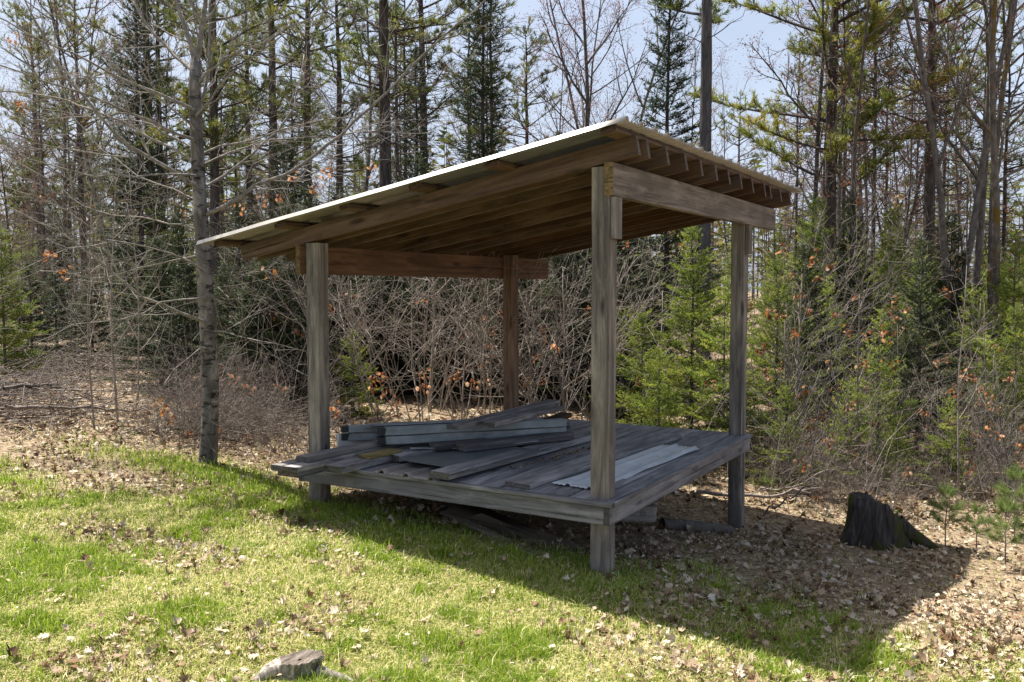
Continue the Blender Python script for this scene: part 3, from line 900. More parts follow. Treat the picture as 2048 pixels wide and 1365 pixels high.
LEAF = np.array([(0, 0), (.22, .10), (.18, .26), (.42, .22), (.40, .44), (.62, .30), (.66, .46), (.82, .22), (1, 0),
                 (.82, -.22), (.66, -.46), (.62, -.30), (.40, -.44), (.42, -.22), (.18, -.26), (.22, -.10)])
def leaf_batch(g, Pn, U, N, size, curl, rng, a, simple=False):
    """leaves at Pn with mid-rib direction U and normal N"""
    n = len(Pn)
    if n == 0: return
    out = LEAF if not simple else np.array([(0, 0), (.3, .34), (.75, .26), (1, 0), (.7, -.3), (.3, -.32)])
    k = len(out)
    U = nrm(U); N = nrm(N - U * (N * U).sum(1, keepdims=True)); S = np.cross(N, U)
    size = np.broadcast_to(size, (n,))[:, None, None]; curl = np.broadcast_to(curl, (n,))[:, None, None]
    o = np.concatenate([out, [(.5, 0)]])
    u = o[:, 0][None, :, None]; s = o[:, 1][None, :, None]
    zc = curl * ((s * 2) ** 2 * .6 + (u - .5) ** 2 * 1.0 - .12) + rng.normal(0, .045, (n, k + 1, 1))
    V = Pn[:, None] + size * (u * U[:, None] + s * S[:, None] + zc * N[:, None])
    j = np.arange(k)
    F = np.stack([j, (j + 1) % k, np.full(k, k)], -1)
    F = (np.arange(n)[:, None, None] * (k + 1) + F[None]).reshape(-1, 3)
    g.add(V.reshape(-1, 3), F, np.repeat(a, k + 1))

def dead_leaves(ends, rng, n, size=.055):
    g = Geo()
    E = np.array([e[0] for e in ends])
    # hang in clusters
    cl = rng.integers(0, len(E), max(1, n // 7))
    idx = np.repeat(cl, 7)[:n]
    Pn = E[idx] + rng.normal(0, .03, (len(idx), 3))
    m = len(idx)
    U = rng.normal(0, .6, (m, 3)) + [0, 0, -.9]
    leaf_batch(g, Pn, U, rng.normal(0, 1, (m, 3)), rng.uniform(.6, 1.2, m) * size, rng.uniform(.3, 1.2, m), rng, rng.random(m), True)
    return g

# ------------------------------------------------------------------ woods
PROTO = {}
def proto(key, name, parts):
    """parts: list of (part name, Geo, material); the first tree placed is the prototype itself"""
    PROTO[key] = dict(name=name, parts=[(n, g.mesh(n, sm), m) for n, g, m, sm in parts if g is not None and g.n], root=None)

def place(key, x, y, label, cat, group=None, s=1.0, rz=0.0, z=None, tilt=(0, 0), sz=None):
    d = PROTO[key]
    if d['root'] is None:
        r = empty(d['name'], (0, 0, 0))
        for n, me, m in d['parts']: link(n, me, M[m], r)
        d['root'] = r
    else:
        r = copy_tree(d['root'])
        for k in ('group',):
            if k in r: del r[k]
    r.location = (x, y, Hz(x, y) if z is None else z)
    r.rotation_euler = (tilt[0], tilt[1], rz); r.scale = (s, s, sz or s)
    tag(r, label, cat, group)
    return r

def make_protos():
    for i in range(4):
        T, C = pine(100 + i, hgt=(12, 11.5, 13, 11)[i], r=(.125, .11, .135, .10)[i], crown0=(.40, .34, .46, .32)[i], bl=(2.3, 2.0, 2.5, 1.9)[i], dead=(90, 80, 100, 76)[i], dens=.75)
        proto('pine%d' % i, 'pine_tree', [('trunk', T, 'pinebark', True), ('crown', C, 'pine', False)])
    T, C = pine(130, hgt=12, r=.13, crown0=.33, bl=3.2, dead=60, dens=2.0)
    proto('goldpine', 'pine_tree', [('trunk', T, 'pinebark', True), ('crown', C, 'goldpine', False)])
    for i in range(2):
        T, C = pine(140 + i, hgt=(12, 10)[i], r=(.06, .05)[i], crown0=(.55, .5)[i], bl=.9, dead=(120, 100)[i], dens=.45, sides=7)
        proto('slimpine%d' % i, 'pine_tree', [('trunk', T, 'pinebark', True), ('crown', C, 'pine', False)])
    T, C = pine(120, hgt=16, r=.12, crown0=.42, bl=2.8, dead=14, sides=12, dens=1.2)
    proto('tallpine', 'pine_tree', [('trunk', T, 'pinebark2', True), ('crown', C, 'pine', False)])
    for i in range(3):
        T, C = conifer(200 + i, (8, 9.5, 6.5)[i], (1.25, 1.15, 1.1)[i], whorl=.26, nb=(6, 10), needle=.085, nw=.018, nstep=.016, twig=.22, z0=.08, droop=.12, tall=True, thick=.07, taper=.85, gap=.08)
        proto('spruce%d' % i, 'spruce_tree', [('trunk', T, 'pinebark', True), ('crown', C, 'spruce', False)])
    T, C = conifer(260, 6.5, .8, whorl=.28, nb=(5, 8), needle=.08, nw=.016, nstep=.02, twig=.22, z0=.2, droop=.15, tall=True, thick=.06, taper=.8, gap=.15)
    proto('rustspruce', 'spruce_tree', [('trunk', T, 'pinebark', True), ('crown', C, 'rust', False)])
    for i in range(4):
        T, C = conifer(220 + i, (2.1, 1.7, 2.4, 1.4)[i], (.74, .66, .84, .6)[i], whorl=.125, nb=(4, 7), needle=.028, nw=.0075, nstep=.0042, twig=.10, z0=.05, gap=.08)
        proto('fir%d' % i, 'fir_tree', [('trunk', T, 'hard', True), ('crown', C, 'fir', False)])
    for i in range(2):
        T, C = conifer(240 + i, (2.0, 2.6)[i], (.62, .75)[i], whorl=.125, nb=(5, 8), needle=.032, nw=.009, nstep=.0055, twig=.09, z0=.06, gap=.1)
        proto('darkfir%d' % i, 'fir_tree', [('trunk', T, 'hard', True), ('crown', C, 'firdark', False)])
    for i in range(4):
        G, B = hardwood(300 + i, (13, 11, 14, 10)[i], (.085, .065, .10, .05)[i], fork=(i == 2), buds=(3600, 2600, 3000, 1500)[i], budsize=.04)
        proto('maple%d' % i, 'maple_tree', [('trunk', G, 'hard', True), ('crown', B, 'buds', False)])
    G, B = hardwood(310, 13, .10, fork=True, buds=500)
    proto('mossmaple', 'maple_tree', [('trunk', G, 'mossy', True), ('crown', B, 'buds', False)])
    for i in range(4):
        G, Lv = shrub(400 + i, nst=(5, 4, 6, 5)[i], L=(2.2, 2.5, 1.9, 2.3)[i], r=(.0125, .009, .011, .008)[i], rmin=.0028, spread=(.55, .65, .8, .5)[i], leaves=(26, 44, 0, 16)[i], nch=(8, 4), wig=.085)
        proto('shrub%d' % i, 'bare_shrub', [('stems', G, 'twig', False), ('dead_leaves', Lv, 'orange', False)])
    for i in range(2):
        G, Lv = shrub(420 + i, nst=3, L=2.3, r=.011, spread=.16, leaves=(120, 70)[i], trop=.05, wig=.07, nch=(11, 5))
        proto('sapling%d' % i, 'oak_sapling', [('stems', G, 'hard', False), ('dead_leaves', Lv, 'orange', False)])
    for i in range(2):
        G, Lv = shrub(430 + i, nst=1, L=(4.4, 3.8)[i], r=.019, spread=.06, leaves=0, trop=.05, wig=.05, nch=(11, 4), ratio=.26)
        proto('pole%d' % i, 'bare_sapling', [('stems', G, 'twig', False)])
    for i in range(2):
        G, Lv = shrub(440 + i, nst=16, L=.75, r=.003, spread=.9, leaves=12, wig=.2, nch=(6, 4))
        proto('brush%d' % i, 'low_brush', [('stems', G, 'deadtwig', False), ('dead_leaves', Lv, 'orange', False)])
    # pine seedling
    rng = np.random.default_rng(450); T = Geo(); C = Geo()
    T.tube([[0, 0, -.03], [.01, 0, .2], [.0, .01, .42]], [.006, .005, .003], 6)
    for zz, n in ((.2, 4), (.31, 5), (.42, 3)):
        for k in range(n):
            a = k * 6.28 / n + zz * 9; d = nrm([math.cos(a), math.sin(a), .55 if zz < .4 else 1.6]); L = .15 if zz < .4 else .12
            p0 = np.array([0, 0, zz]); T.sticks([p0], [p0 + d * L], .003, .002)
            ts = rng.uniform(.35, 1, 30)[:, None]
            tuft(C, p0 + d * L * ts, np.repeat(d[None], 30, 0), rng, 5, .085, .0028, .5, rng.uniform(.3, .9, 30))
    proto('seedling', 'pine_seedling', [('trunk', T, 'hard', True), ('crown', C, 'seedling', False)])

def woods():
    rng = np.random.default_rng(11)
    R = lambda: rng.uniform(0, 6.28)
    PG, SG, MG = 'pine trees in the woods', 'dark spruce trees in the woods', 'bare maple trees in the woods'
    def p(key, px, D, label, cat, group=None, s=1.0, **kw):
        x, y = spot(px, D); kw.setdefault('rz', R())
        return place(key, x, y, label, cat, group, s, **kw)
    # ---- the trunks one can point to
    p('pine0', 772, 17, 'thick dark pine trunk rising behind the middle of the roof', 'tree', PG)
    p('pine1', 551, 20, 'straight dark pine between the grey tree and the roof low end', 'tree', PG)
    p('pine3', 432, 17, 'dark pine trunk standing right behind the big grey tree', 'tree', PG, .95)
    p('pine1', 502, 27, 'slimmer pine trunk just left of the straight dark pine', 'tree', PG)
    p('pine2', 305, 25, 'left trunk of the close pair of pines left of the grey tree', 'tree', PG)
    p('pine1', 326, 26, 'right trunk of the close pair of pines left of the grey tree', 'tree', PG)
    p('pine3', 170, 29, 'thin dark pine left of the close pair of pines', 'tree', PG)
    p('pine3', 84, 30, 'thin pine at the far left of the woods', 'tree', PG)
    p('pine2', 617, 24, 'dark pine right of the straight dark pine', 'tree', PG, .9)
    p('pine0', 683, 25, 'dark pine left of the thick pine behind the roof', 'tree', PG, .9)
    p('pine2', 852, 23, 'dark pine right of the thick pine behind the roof', 'tree', PG, .9)
    p('tallpine', 1408, 16.5, 'tall clean grey pine trunk rising right of the roof peak', 'tree', PG, .95, rz=.4)
    p('goldpine', 1660, 19, 'broad crowned pine with long golden boughs right of the roof', 'tree', PG, 1.0, rz=1.0)
    p('pine2', 1857, 20, 'straight dark pine at the right with many dead whorled limbs', 'tree', PG, .95)
    p('pine1', 1055, 30, 'slender pine with golden tufts above the roof ridge', 'tree', PG, .85)
    p('pine3', 1475, 34, 'small far pine in the sky gap right of the tall grey trunk', 'tree', PG, .75)
    p('spruce1', 968, 20, 'tall dark spruce behind the upper part of the roof', 'tree', SG, 1.0)
    p('spruce0', 1332, 17.5, 'pointed spruce just left of the tall grey pine trunk', 'tree', SG, 1.0)
    p('spruce2', 835, 21, 'dark spruce between the thick pine and the tall dark spruce', 'tree', SG, 1.05)
    p('spruce1', 285, 19, 'dark spruce with drooping boughs left of the grey tree', 'tree', SG, 1.0)
    p('rustspruce', 1195, 31, 'small rusty spruce among bare maples above the roof peak', 'tree', SG, 1.0)
    p('maple0', 1168, 25, 'bare red budded maple above the roof peak', 'tree', MG)
    p('maple1', 1130, 26, 'thin bare maple left of the red budded maple', 'tree', MG)
    p('maple2', 1225, 28, 'forked bare maple between the red budded maple and the spruce', 'tree', MG, .9)
    p('maple3', 724, 21, 'slim grey leaning maple left of the thick pine', 'tree', MG, 1.1)
    p('maple2', 1908, 17, 'forked grey maple right of the straight dark pine', 'tree', MG, .9)
    p('maple0', 1940, 18, 'straight grey maple in the right hand cluster', 'tree', MG)
    p('mossmaple', 1985, 16.5, 'widely forked maple near the right edge', 'tree', MG, .95)
    p('mossmaple', 1690, 17.5, 'mossy maple leaning against the golden bough pine', 'tree', MG, .7)
    p('maple1', 1632, 20, 'thin bare maple left of the golden bough pine', 'tree', MG)
    p('maple3', 1722, 24, 'thin maple right of the golden bough pine', 'tree', MG, 1.1)
    p('maple1', 1782, 24, 'bare maple midway between the two big right pines', 'tree', MG)
    p('maple3', 130, 26, 'pink budded maple leaning in the upper left', 'tree', MG, 1.1, tilt=(.05, .12))
    p('maple1', 230, 24, 'red twigged maple behind the long grey branches', 'tree', MG)
    # ---- young firs
    FG = 'young fir trees round the clearing'
    p('fir2', 1385, 10.2, 'bright yellow green young fir with a tall leader behind the platform', 'fir', FG, 1.05)
    p('fir1', 1285, 9.6, 'low bright fir left of the tall leader fir', 'fir', FG, .9)
    p('fir3', 1320, 9.0, 'small bright fir close behind the back edge of the platform', 'fir', FG, .9)
    p('fir0', 1450, 9.4, 'bright fir showing left of the far right post', 'fir', FG, .95)
    p('fir3', 1250, 10.6, 'pale small fir just right of the near post', 'fir', FG, 1.0)
    p('fir2', 1555, 10.2, 'green fir just right of the far right post', 'fir', FG, .95)
    p('darkfir1', 1612, 11.0, 'darker green fir behind the fir right of the post', 'fir', FG, .95)
    p('fir1', 1575, 8.6, 'small light fir in front of the fir right of the post', 'fir', FG, .62)
    p('darkfir1', 1842, 10.0, 'dark green fir standing behind the dark stump', 'fir', FG, 1.0)
    p('fir0', 1762, 9.4, 'yellow green fir left of the fir behind the stump', 'fir', FG, .85)
    p('fir3', 1700, 9.0, 'low pale fir left above the stump', 'fir', FG, .8)
    p('fir3', 1905, 8.8, 'low fir right above the stump behind the pine seedlings', 'fir', FG, .7)
    p('fir1', 1975, 9.6, 'mid sized fir left of the fir cut by the right edge', 'fir', FG, .95)
    p('fir3', 1800, 8.7, 'very low fir peeping over the top of the stump', 'fir', FG, .55)
    p('fir2', 2035, 9.6, 'fir cut by the right edge of the photo', 'fir', FG, .8)
    p('fir0', 1655, 12.5, 'pale fir farther back between post and stump', 'fir', FG, 1.0)
    p('darkfir0', 545, 9.6, 'dark fir left of the left post', 'fir', FG, 1.0)
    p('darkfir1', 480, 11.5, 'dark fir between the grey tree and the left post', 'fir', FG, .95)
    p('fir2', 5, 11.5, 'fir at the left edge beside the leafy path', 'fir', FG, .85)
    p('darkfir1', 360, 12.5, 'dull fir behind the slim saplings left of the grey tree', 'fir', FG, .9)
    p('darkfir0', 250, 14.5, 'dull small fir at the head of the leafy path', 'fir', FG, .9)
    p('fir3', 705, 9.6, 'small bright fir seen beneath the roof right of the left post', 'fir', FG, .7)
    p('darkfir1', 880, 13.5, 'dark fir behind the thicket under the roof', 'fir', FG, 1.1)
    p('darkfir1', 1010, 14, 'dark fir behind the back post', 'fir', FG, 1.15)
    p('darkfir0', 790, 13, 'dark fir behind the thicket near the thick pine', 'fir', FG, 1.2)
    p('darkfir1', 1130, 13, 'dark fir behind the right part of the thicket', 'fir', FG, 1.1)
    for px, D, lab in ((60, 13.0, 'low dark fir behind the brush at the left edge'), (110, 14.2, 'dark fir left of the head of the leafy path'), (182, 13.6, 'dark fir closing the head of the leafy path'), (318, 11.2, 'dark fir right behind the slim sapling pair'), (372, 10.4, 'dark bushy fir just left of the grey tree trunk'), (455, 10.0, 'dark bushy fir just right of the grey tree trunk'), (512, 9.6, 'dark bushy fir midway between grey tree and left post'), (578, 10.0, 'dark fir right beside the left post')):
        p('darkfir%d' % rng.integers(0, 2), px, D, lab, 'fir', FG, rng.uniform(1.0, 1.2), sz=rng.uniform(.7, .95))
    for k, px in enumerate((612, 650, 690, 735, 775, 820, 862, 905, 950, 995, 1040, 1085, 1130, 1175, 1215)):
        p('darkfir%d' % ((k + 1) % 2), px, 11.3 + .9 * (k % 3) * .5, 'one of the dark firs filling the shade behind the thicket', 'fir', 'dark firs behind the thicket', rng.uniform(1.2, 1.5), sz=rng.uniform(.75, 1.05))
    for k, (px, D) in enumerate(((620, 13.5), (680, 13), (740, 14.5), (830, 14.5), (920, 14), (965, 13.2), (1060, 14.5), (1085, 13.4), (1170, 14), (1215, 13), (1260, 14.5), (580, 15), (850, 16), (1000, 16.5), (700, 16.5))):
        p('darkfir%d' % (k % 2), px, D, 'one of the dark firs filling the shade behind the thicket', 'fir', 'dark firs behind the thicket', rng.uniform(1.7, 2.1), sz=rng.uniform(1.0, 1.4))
    for k, (px, D, lab) in enumerate(((2028, 6.5, 'tufted pine seedling near the right edge'), (1905, 7.0, 'darker pine seedling right of the stump'), (2045, 7.4, 'pine seedling behind the tufted one at the right edge'), (1968, 6.9, 'thin pine seedling between the tufted one and the stump'))):
        p('seedling', px, D, lab, 'seedling', 'pine seedlings at the right edge', (.95, .9, 1.1, .7)[k])
    # ---- thicket behind the platform
    TG = 'bare shrubs of the thicket behind the platform'
    for px, D in ((660, 10.0), (700, 9.2), (735, 10.3), (770, 9.4), (800, 9.8), (845, 9.1), (870, 10.4), (915, 9.4), (945, 10.2), (985, 9.1), (1010, 9.8), (1055, 10.4), (1085, 9.2), (1110, 9.9), (1155, 9.2), (1180, 10.4), (1215, 9.6), (1260, 10.6), (630, 10.6), (590, 10.4)):
        k = rng.integers(0, 4)
        p('shrub%d' % k, px + rng.uniform(-10, 10), D, 'bare tan shrub in the tangled thicket behind the platform', 'shrub', TG, rng.uniform(.8, 1.1))
    for px, D, lab in ((722, 9.6, 'straight bare sapling under the roof right of the left post'), (990, 9.8, 'leaning bare sapling beside the back post'), (1118, 11, 'thin upright sapling right of the back post'), (835, 10.3, 'thin grey sapling behind the white rails'),
                       (212, 8.2, 'left stem of the slim sapling pair left of the grey tree'), (262, 8.6, 'right stem of the slim sapling pair left of the grey tree'), (240, 9.8, 'taller bare sapling behind the slim pair'),
                       (1745, 8.8, 'tall bare sapling behind the stump'), (1960, 8.4, 'grey bare sapling near the right edge'), (1640, 9.5, 'slender bare sapling right of the far right post'), (1990, 10.5, 'bare pole sapling at the right edge')):
        p('pole%d' % rng.integers(0, 2), px, D, lab, 'sapling', 'bare saplings', rng.uniform(.8, 1.05), tilt=((0, 0) if 'leaning' not in lab else (0.1, .2)))
    for px, D, lab in ((1985, 8.6, 'oak sapling thick with rust leaves at the right'), (2040, 8.0, 'rust leaved oak sapling at the right edge'), (1640, 9.2, 'oak sapling with few tan leaves right of the post'), (1800, 9.8, 'oak sapling with rust leaves behind the stump'), (1590, 8.4, 'low oak sapling with pink tan leaves near the post'), (2010, 10.5, 'farther rust leaved sapling on the right')):
        p('sapling%d' % rng.integers(0, 2), px, D, lab, 'sapling', 'saplings still holding dead leaves', rng.uniform(.7, 1.0))
    for px, D in ((1560, 9.0), (1610, 10.2), (1665, 8.8), (1720, 10.6), (1775, 9.0), (1830, 9.3), (1880, 10.2), (1925, 9.0), (1975, 9.6), (2030, 9.0), (1690, 11.5), (1900, 11.8), (1750, 10.6), (1860, 10.8), (2110, 9.2), (2180, 9.8), (2250, 9.0), (2330, 9.6), (2140, 10.8), (2280, 11)):
        p('shrub%d' % rng.integers(0, 4), px, D, 'bare tan shrub in the sunny brush right of the shelter', 'shrub', 'bare shrubs in the brush right of the shelter', rng.uniform(.4, .62))
    for px, D in ((1545, 9.8), (1598, 9.0), (1622, 11), (1672, 9.6), (1712, 8.8), (1738, 10.4), (1790, 9.4), (1818, 11), (1868, 8.8), (1902, 9.9), (1948, 9.3), (2015, 8.9), (2040, 10.4), (1575, 11.6), (1770, 11.8), (1885, 12)):
        p('pole%d' % rng.integers(0, 2), px, D, 'thin upright bare sapling in the brush right of the shelter', 'sapling', 'thin saplings in the brush right of the shelter', rng.uniform(.4, .75))
    for k, (px, D) in enumerate(((1600, 23), (1645, 27), (1685, 22), (1712, 29), (1745, 21), (1768, 26), (1805, 23), (1830, 28), (1880, 24), (1925, 22), (1960, 27), (2005, 23), (2035, 28), (1590, 30), (1700, 34), (1815, 33))):
        p('slimpine%d' % (k % 2) if k % 3 else 'maple%d' % (1 + 2 * (k % 2)), px, D, 'one of the slim dark trunks crowding the right side of the woods', 'tree', 'slim dark trunks on the right', rng.uniform(.7, 1.0))
    for k, (px, D) in enumerate(((1625, 15), (1670, 17), (1700, 14.5), (1735, 16), (1780, 18), (1840, 15.5), (1900, 17), (1945, 15), (1990, 18), (2030, 16), (1650, 20), (1715, 21), (1760, 20), (1870, 20))):
        p(('fir2', 'fir0', 'darkfir1', 'fir1')[k % 4], px, D, 'one of the firs growing between the trunks on the right', 'fir', 'firs between the right hand trunks', rng.uniform(1.0, 1.5))
    BG = 'low dead brush along the edge of the woods'
    for k in range(124):
        px = rng.choice([rng.uniform(0, 620), rng.uniform(250, 620), rng.uniform(1500, 2048), rng.uniform(1900, 2450)]); D = rng.uniform(7.5, 12.5)
        x, y = spot(px, D)
        if px < 345 and D < 12.2 and rng.random() < .88: continue
        if px < 640 and y < .55: continue
        if x > .4 and y < 3.4: continue
        place('brush%d' % rng.integers(0, 2), x, y, 'low tangle of dead twigs at the edge of the woods', 'brush', BG, rng.uniform(.7, 1.2), R())
    # ---- the crowd farther back
    def crowd(n, keys, D0, D1, label, cat, group, s0, s1, pw=.8):
        for k in range(n):
            D = D0 + (D1 - D0) * rng.random() ** pw
            px = rng.uniform(-260, 2400)
            if cat == 'tree' and 'maple' not in keys[0] and (1010 < px < 1290 or 1420 < px < 1640 or (px > 1640 and rng.random() < .45)): continue
            x, y = spot(px, D)
            place(keys[rng.integers(0, len(keys))], x, y, label, cat, group, rng.uniform(s0, s1), R())
    crowd(18, ['pine0', 'pine1', 'pine2', 'pine3'], 34, 75, 'one of the far pines crowded deep in the woods', 'tree', 'far pines deep in the woods', .7, 1.05)
    crowd(54, ['slimpine0', 'slimpine1'], 19, 50, 'one of the slim far pines with dead lower twigs', 'tree', 'slim far pines', .75, 1.1)
    crowd(16, ['spruce0', 'spruce1', 'spruce2'], 27, 70, 'one of the far dark spruces deep in the woods', 'tree', 'far spruces deep in the woods', .7, 1.2)
    crowd(64, ['maple0', 'maple1', 'maple3', 'maple3'], 22, 60, 'one of the far bare maples deep in the woods', 'tree', 'far maples deep in the woods', .6, 1.0)
    crowd(110, ['fir0', 'fir1', 'fir2', 'fir3', 'fir2', 'darkfir1'], 17, 45, 'one of the young firs growing between the far trunks', 'fir', 'young firs between the far trunks', .9, 1.7)
    crowd(60, ['shrub0', 'shrub1', 'shrub2', 'shrub3'], 13, 32, 'one of the bare shrubs growing between the far trunks', 'shrub', 'bare shrubs between the far trunks', .9, 1.7)

def far_woods():
    rng = np.random.default_rng(77)
    g = Geo(); t = Geo()
    n = 420
    for k in range(n):
        D = rng.uniform(75, 130); x, y = spot(rng.uniform(-300, 2350), D)
        z = Hz(x, y); h = rng.uniform(7, 16)
        t.sticks([[x, y, z]], [[x, y, z + h]], .13, .03)
        m = 70
        f = rng.uniform(.15, 1, m); a = rng.uniform(0, 6.28, m); r = 1.9 * (1.05 - f) * rng.uniform(.2, 1, m)
        Pn = np.column_stack([x + np.cos(a) * r, y + np.sin(a) * r, z + h * f])
        g.blades(Pn, np.column_stack([np.cos(a), np.sin(a), rng.normal(0, .3, m)]), rng.uniform(.5, 1.1, m), .4, rng, np.clip(rng.uniform(.1, .9) + rng.normal(0, .15, m), 0, 1))
    r = empty('far_woods', (0, 0, 0))
    tag(r, 'distant mixed woods closing the view behind all the trunks', 'woods', None, 'stuff')
    a = link('trunk', t.mesh('trunk'), M['hard'], r); b = link('crown', g.mesh('crown'), M['pine'], r)
    tag(a, kind='stuff'); tag(b, kind='stuff')

# ------------------------------------------------------------------ the big grey tree
def grey_tree():
    rng = np.random.default_rng(5)
    D0 = 7.24
    x, y = spot(416, D0)
    root = empty('grey_tree', (x, y, Hz(x, y)))
    tag(root, 'large bare grey barked tree with long spreading limbs left of the shelter', 'tree')
    o = np.array([x, y, Hz(x, y)])
    Tk = Geo(); Br = Geo(); ends = []
    trunk = [(415, 950), (416, 925), (419, 860), (421, 780), (419, 700), (413, 610), (408, 540), (405, 480), (400, 400), (396, 330), (394, 280), (391, 220), (389, 170), (392, 120)]
    w = [46, 38, 34, 33, 33, 33, 31, 29, 27, 26, 25, 24, 23, 22]
    P0 = np.array([pxd(a, b, D0) for a, b in trunk]) - o
    rr = np.array(w) / 2 * D0 / FPX
    Tk.tube(P0, rr, 14, rough=.03, rng=rng)
    TB = np.array(sorted([(b, a) for a, b in trunk]))
    def limb(px, r0, r1, dd, sides=6, twigs=1.0, geo=None):
        """limb traced as directions, drifting in distance by dd metres"""
        cx = float(np.interp(px[0][1], TB[:, 0], TB[:, 1]))
        if abs(cx - px[0][0]) < 45: px = [(cx, px[0][1] + 8)] + list(px)
        n = len(px); t = np.linspace(0, 1, n)
        dep = D0 + dd * t + .05 * np.sin(5 * t + n)
        Q = np.array([pxd(a, b, d) for (a, b), d in zip(px, dep)]) - o
        # resample and roughen
        s = np.concatenate([[0], np.cumsum(np.linalg.norm(np.diff(Q, axis=0), axis=1))]); m = max(6, int(s[-1] / .14))
        u = np.linspace(0, s[-1], m)
        Q = np.column_stack([np.interp(u, s, Q[:, k]) for k in range(3)]); Q[1:-1] += rng.normal(0, .008, (m - 2, 3))
        R_ = (r0 + (r1 - r0) * (u / s[-1]) ** .7) * .78
        Br.tube(Q, R_, sides, rough=.04, rng=rng)
        cfg = dict(seg=[5, 3], wig=[.16, .2], trop=[.04, .02], rt=.0035, sides=[4, 3], max=1, nch=[5], lo=[.15], ang=[45], ratio=[.5], rr=[.55], rmin=.0016, tip=.3)
        L = s[-1]
        for k in range(int(L * 9.0 * twigs)):
            f = rng.uniform(.18, 1); i = min(int(f * (m - 1)), m - 2)
            d = nrm(Q[i + 1] - Q[i]); perp = nrm(np.cross(d, rng.normal(0, 1, 3)))
            cd = nrm(d * .75 + perp * .75 + [0, 0, .1])
            grow(Br, Q[i], cd, rng.uniform(.3, 1.05) * (1.15 - .5 * f), max(.0022, R_[i] * .38), 0, cfg, rng, ends)
        ends.append((Q[-1], nrm(Q[-1] - Q[-2])))
    z = lambda *pts: [(a / 2.73, b / 2.73) for a, b in pts]
    limb([(392, 120), (372, 60), (352, 0), (335, -70), (325, -160)], .034, .012, .3, 8)
    limb([(392, 125), (402, 60), (410, 0), (416, -80), (420, -180)], .036, .012, -.2, 8)
    limb(z((1050, 1000), (900, 910), (690, 790), (560, 650), (460, 520), (330, 390), (250, 260), (130, 0), (60, -160)), .026, .006, -1.0)
    limb(z((1060, 880), (880, 790), (650, 660), (450, 590), (280, 520), (0, 500), (-200, 480)), .020, .005, .8)
    limb(z((1035, 750), (880, 690), (640, 590), (500, 520), (300, 470), (160, 430), (0, 350), (-180, 300)), .021, .005, -1.2)
    limb(z((1020, 580), (900, 520), (760, 470), (600, 400), (440, 320), (300, 260), (200, 210), (0, 100), (-200, 0)), .021, .005, -.6)
    limb(z((1030, 370), (930, 290), (850, 200), (760, 80), (720, 0), (690, -120)), .026, .010, .9, 7)
    for pts, dd in (([(398, 300), (300, 250), (190, 230), (60, 240), (-60, 220)], .7), ([(394, 260), (300, 180), (210, 120), (120, 30), (70, -60)], -.8), ([(403, 460), (300, 440), (180, 420), (50, 330), (-60, 300)], .9),
                    ([(408, 540), (330, 500), (240, 480), (120, 500), (0, 560)], -1.3), ([(412, 600), (340, 600), (250, 640), (140, 650), (60, 690)], -.9), ([(396, 330), (470, 300), (560, 280), (680, 270), (800, 240)], 1.0),
                    ([(392, 230), (460, 150), (540, 90), (640, 20), (700, -60)], -.9), ([(400, 400), (290, 360), (200, 300), (110, 180), (40, 90)], 1.2), ([(406, 510), (310, 530), (200, 560), (90, 540), (-40, 600)], .5), ([(392, 150), (300, 60), (240, 20), (180, -60)], .8)):
        limb(pts, .013, .003, dd, 5, 1.0)
    limb([(415, 430), (458, 410), (520, 370), (571, 348), (600, 330), (640, 303), (705, 245), (748, 206), (785, 171), (830, 124), (903, 58), (969, 3), (1010, -40)], .026, .006, -.9, 7)
    limb(z((1110, 1020), (1250, 940), (1380, 840), (1500, 730), (1600, 600), (1640, 430), (1660, 300)), .020, .005, .9)
    limb(z((1060, 480), (1150, 380), (1280, 290), (1450, 220), (1600, 150), (1800, 50), (1960, -60)), .018, .005, -.7)
    limb(z((1090, 850), (1190, 800), (1400, 760), (1550, 700), (1800, 650), (2050, 640)), .016, .004, .6)
    limb(z((1070, 640), (1110, 520), (1150, 360), (1150, 160), (1145, 0), (1150, -100)), .020, .010, .4, 7)
    limb(z((1060, 950), (900, 960), (700, 970), (480, 960), (250, 900), (0, 830)), .012, .004, -1.4)
    limb(z((700, 860), (560, 855), (300, 800), (100, 760), (-60, 740)), .010, .003, -.6)
    limb([(404, 640), (352, 618), (281, 592), (243, 563), (190, 515), (140, 480), (70, 440), (0, 405), (-60, 380)], .019, .005, -1.0, 6)
    limb([(410, 690), (370, 720), (335, 755), (325, 775)], .010, .004, -.5, 5, .8)
    limb([(243, 563), (200, 470), (150, 430), (80, 395), (0, 370)], .010, .003, -1.2, 5)
    limb([(425, 560), (455, 600), (470, 560), (500, 545), (560, 540), (612, 532)], .008, .003, -.3, 5)
    limb([(428, 655), (470, 672), (520, 682), (560, 690), (612, 702)], .008, .003, -.5, 5)
    limb([(424, 745), (430, 715), (434, 688)], .014, .009, -.1, 6, 0)
    limb([(415, 560), (440, 640), (455, 700), (452, 770), (470, 800)], .006, .002, -.2, 5)
    link('trunk', Tk.mesh('trunk', True), M['birch'], root)
    link('limbs', Br.mesh('limbs', True), M['limb'], root)
    E = [e for e in ends]
    lv = dead_leaves([E[i] for i in rng.integers(0, len(E), 22)], rng, 60, .05)
    link('dead_leaves', lv.mesh('dead_leaves'), M['orange'], root)

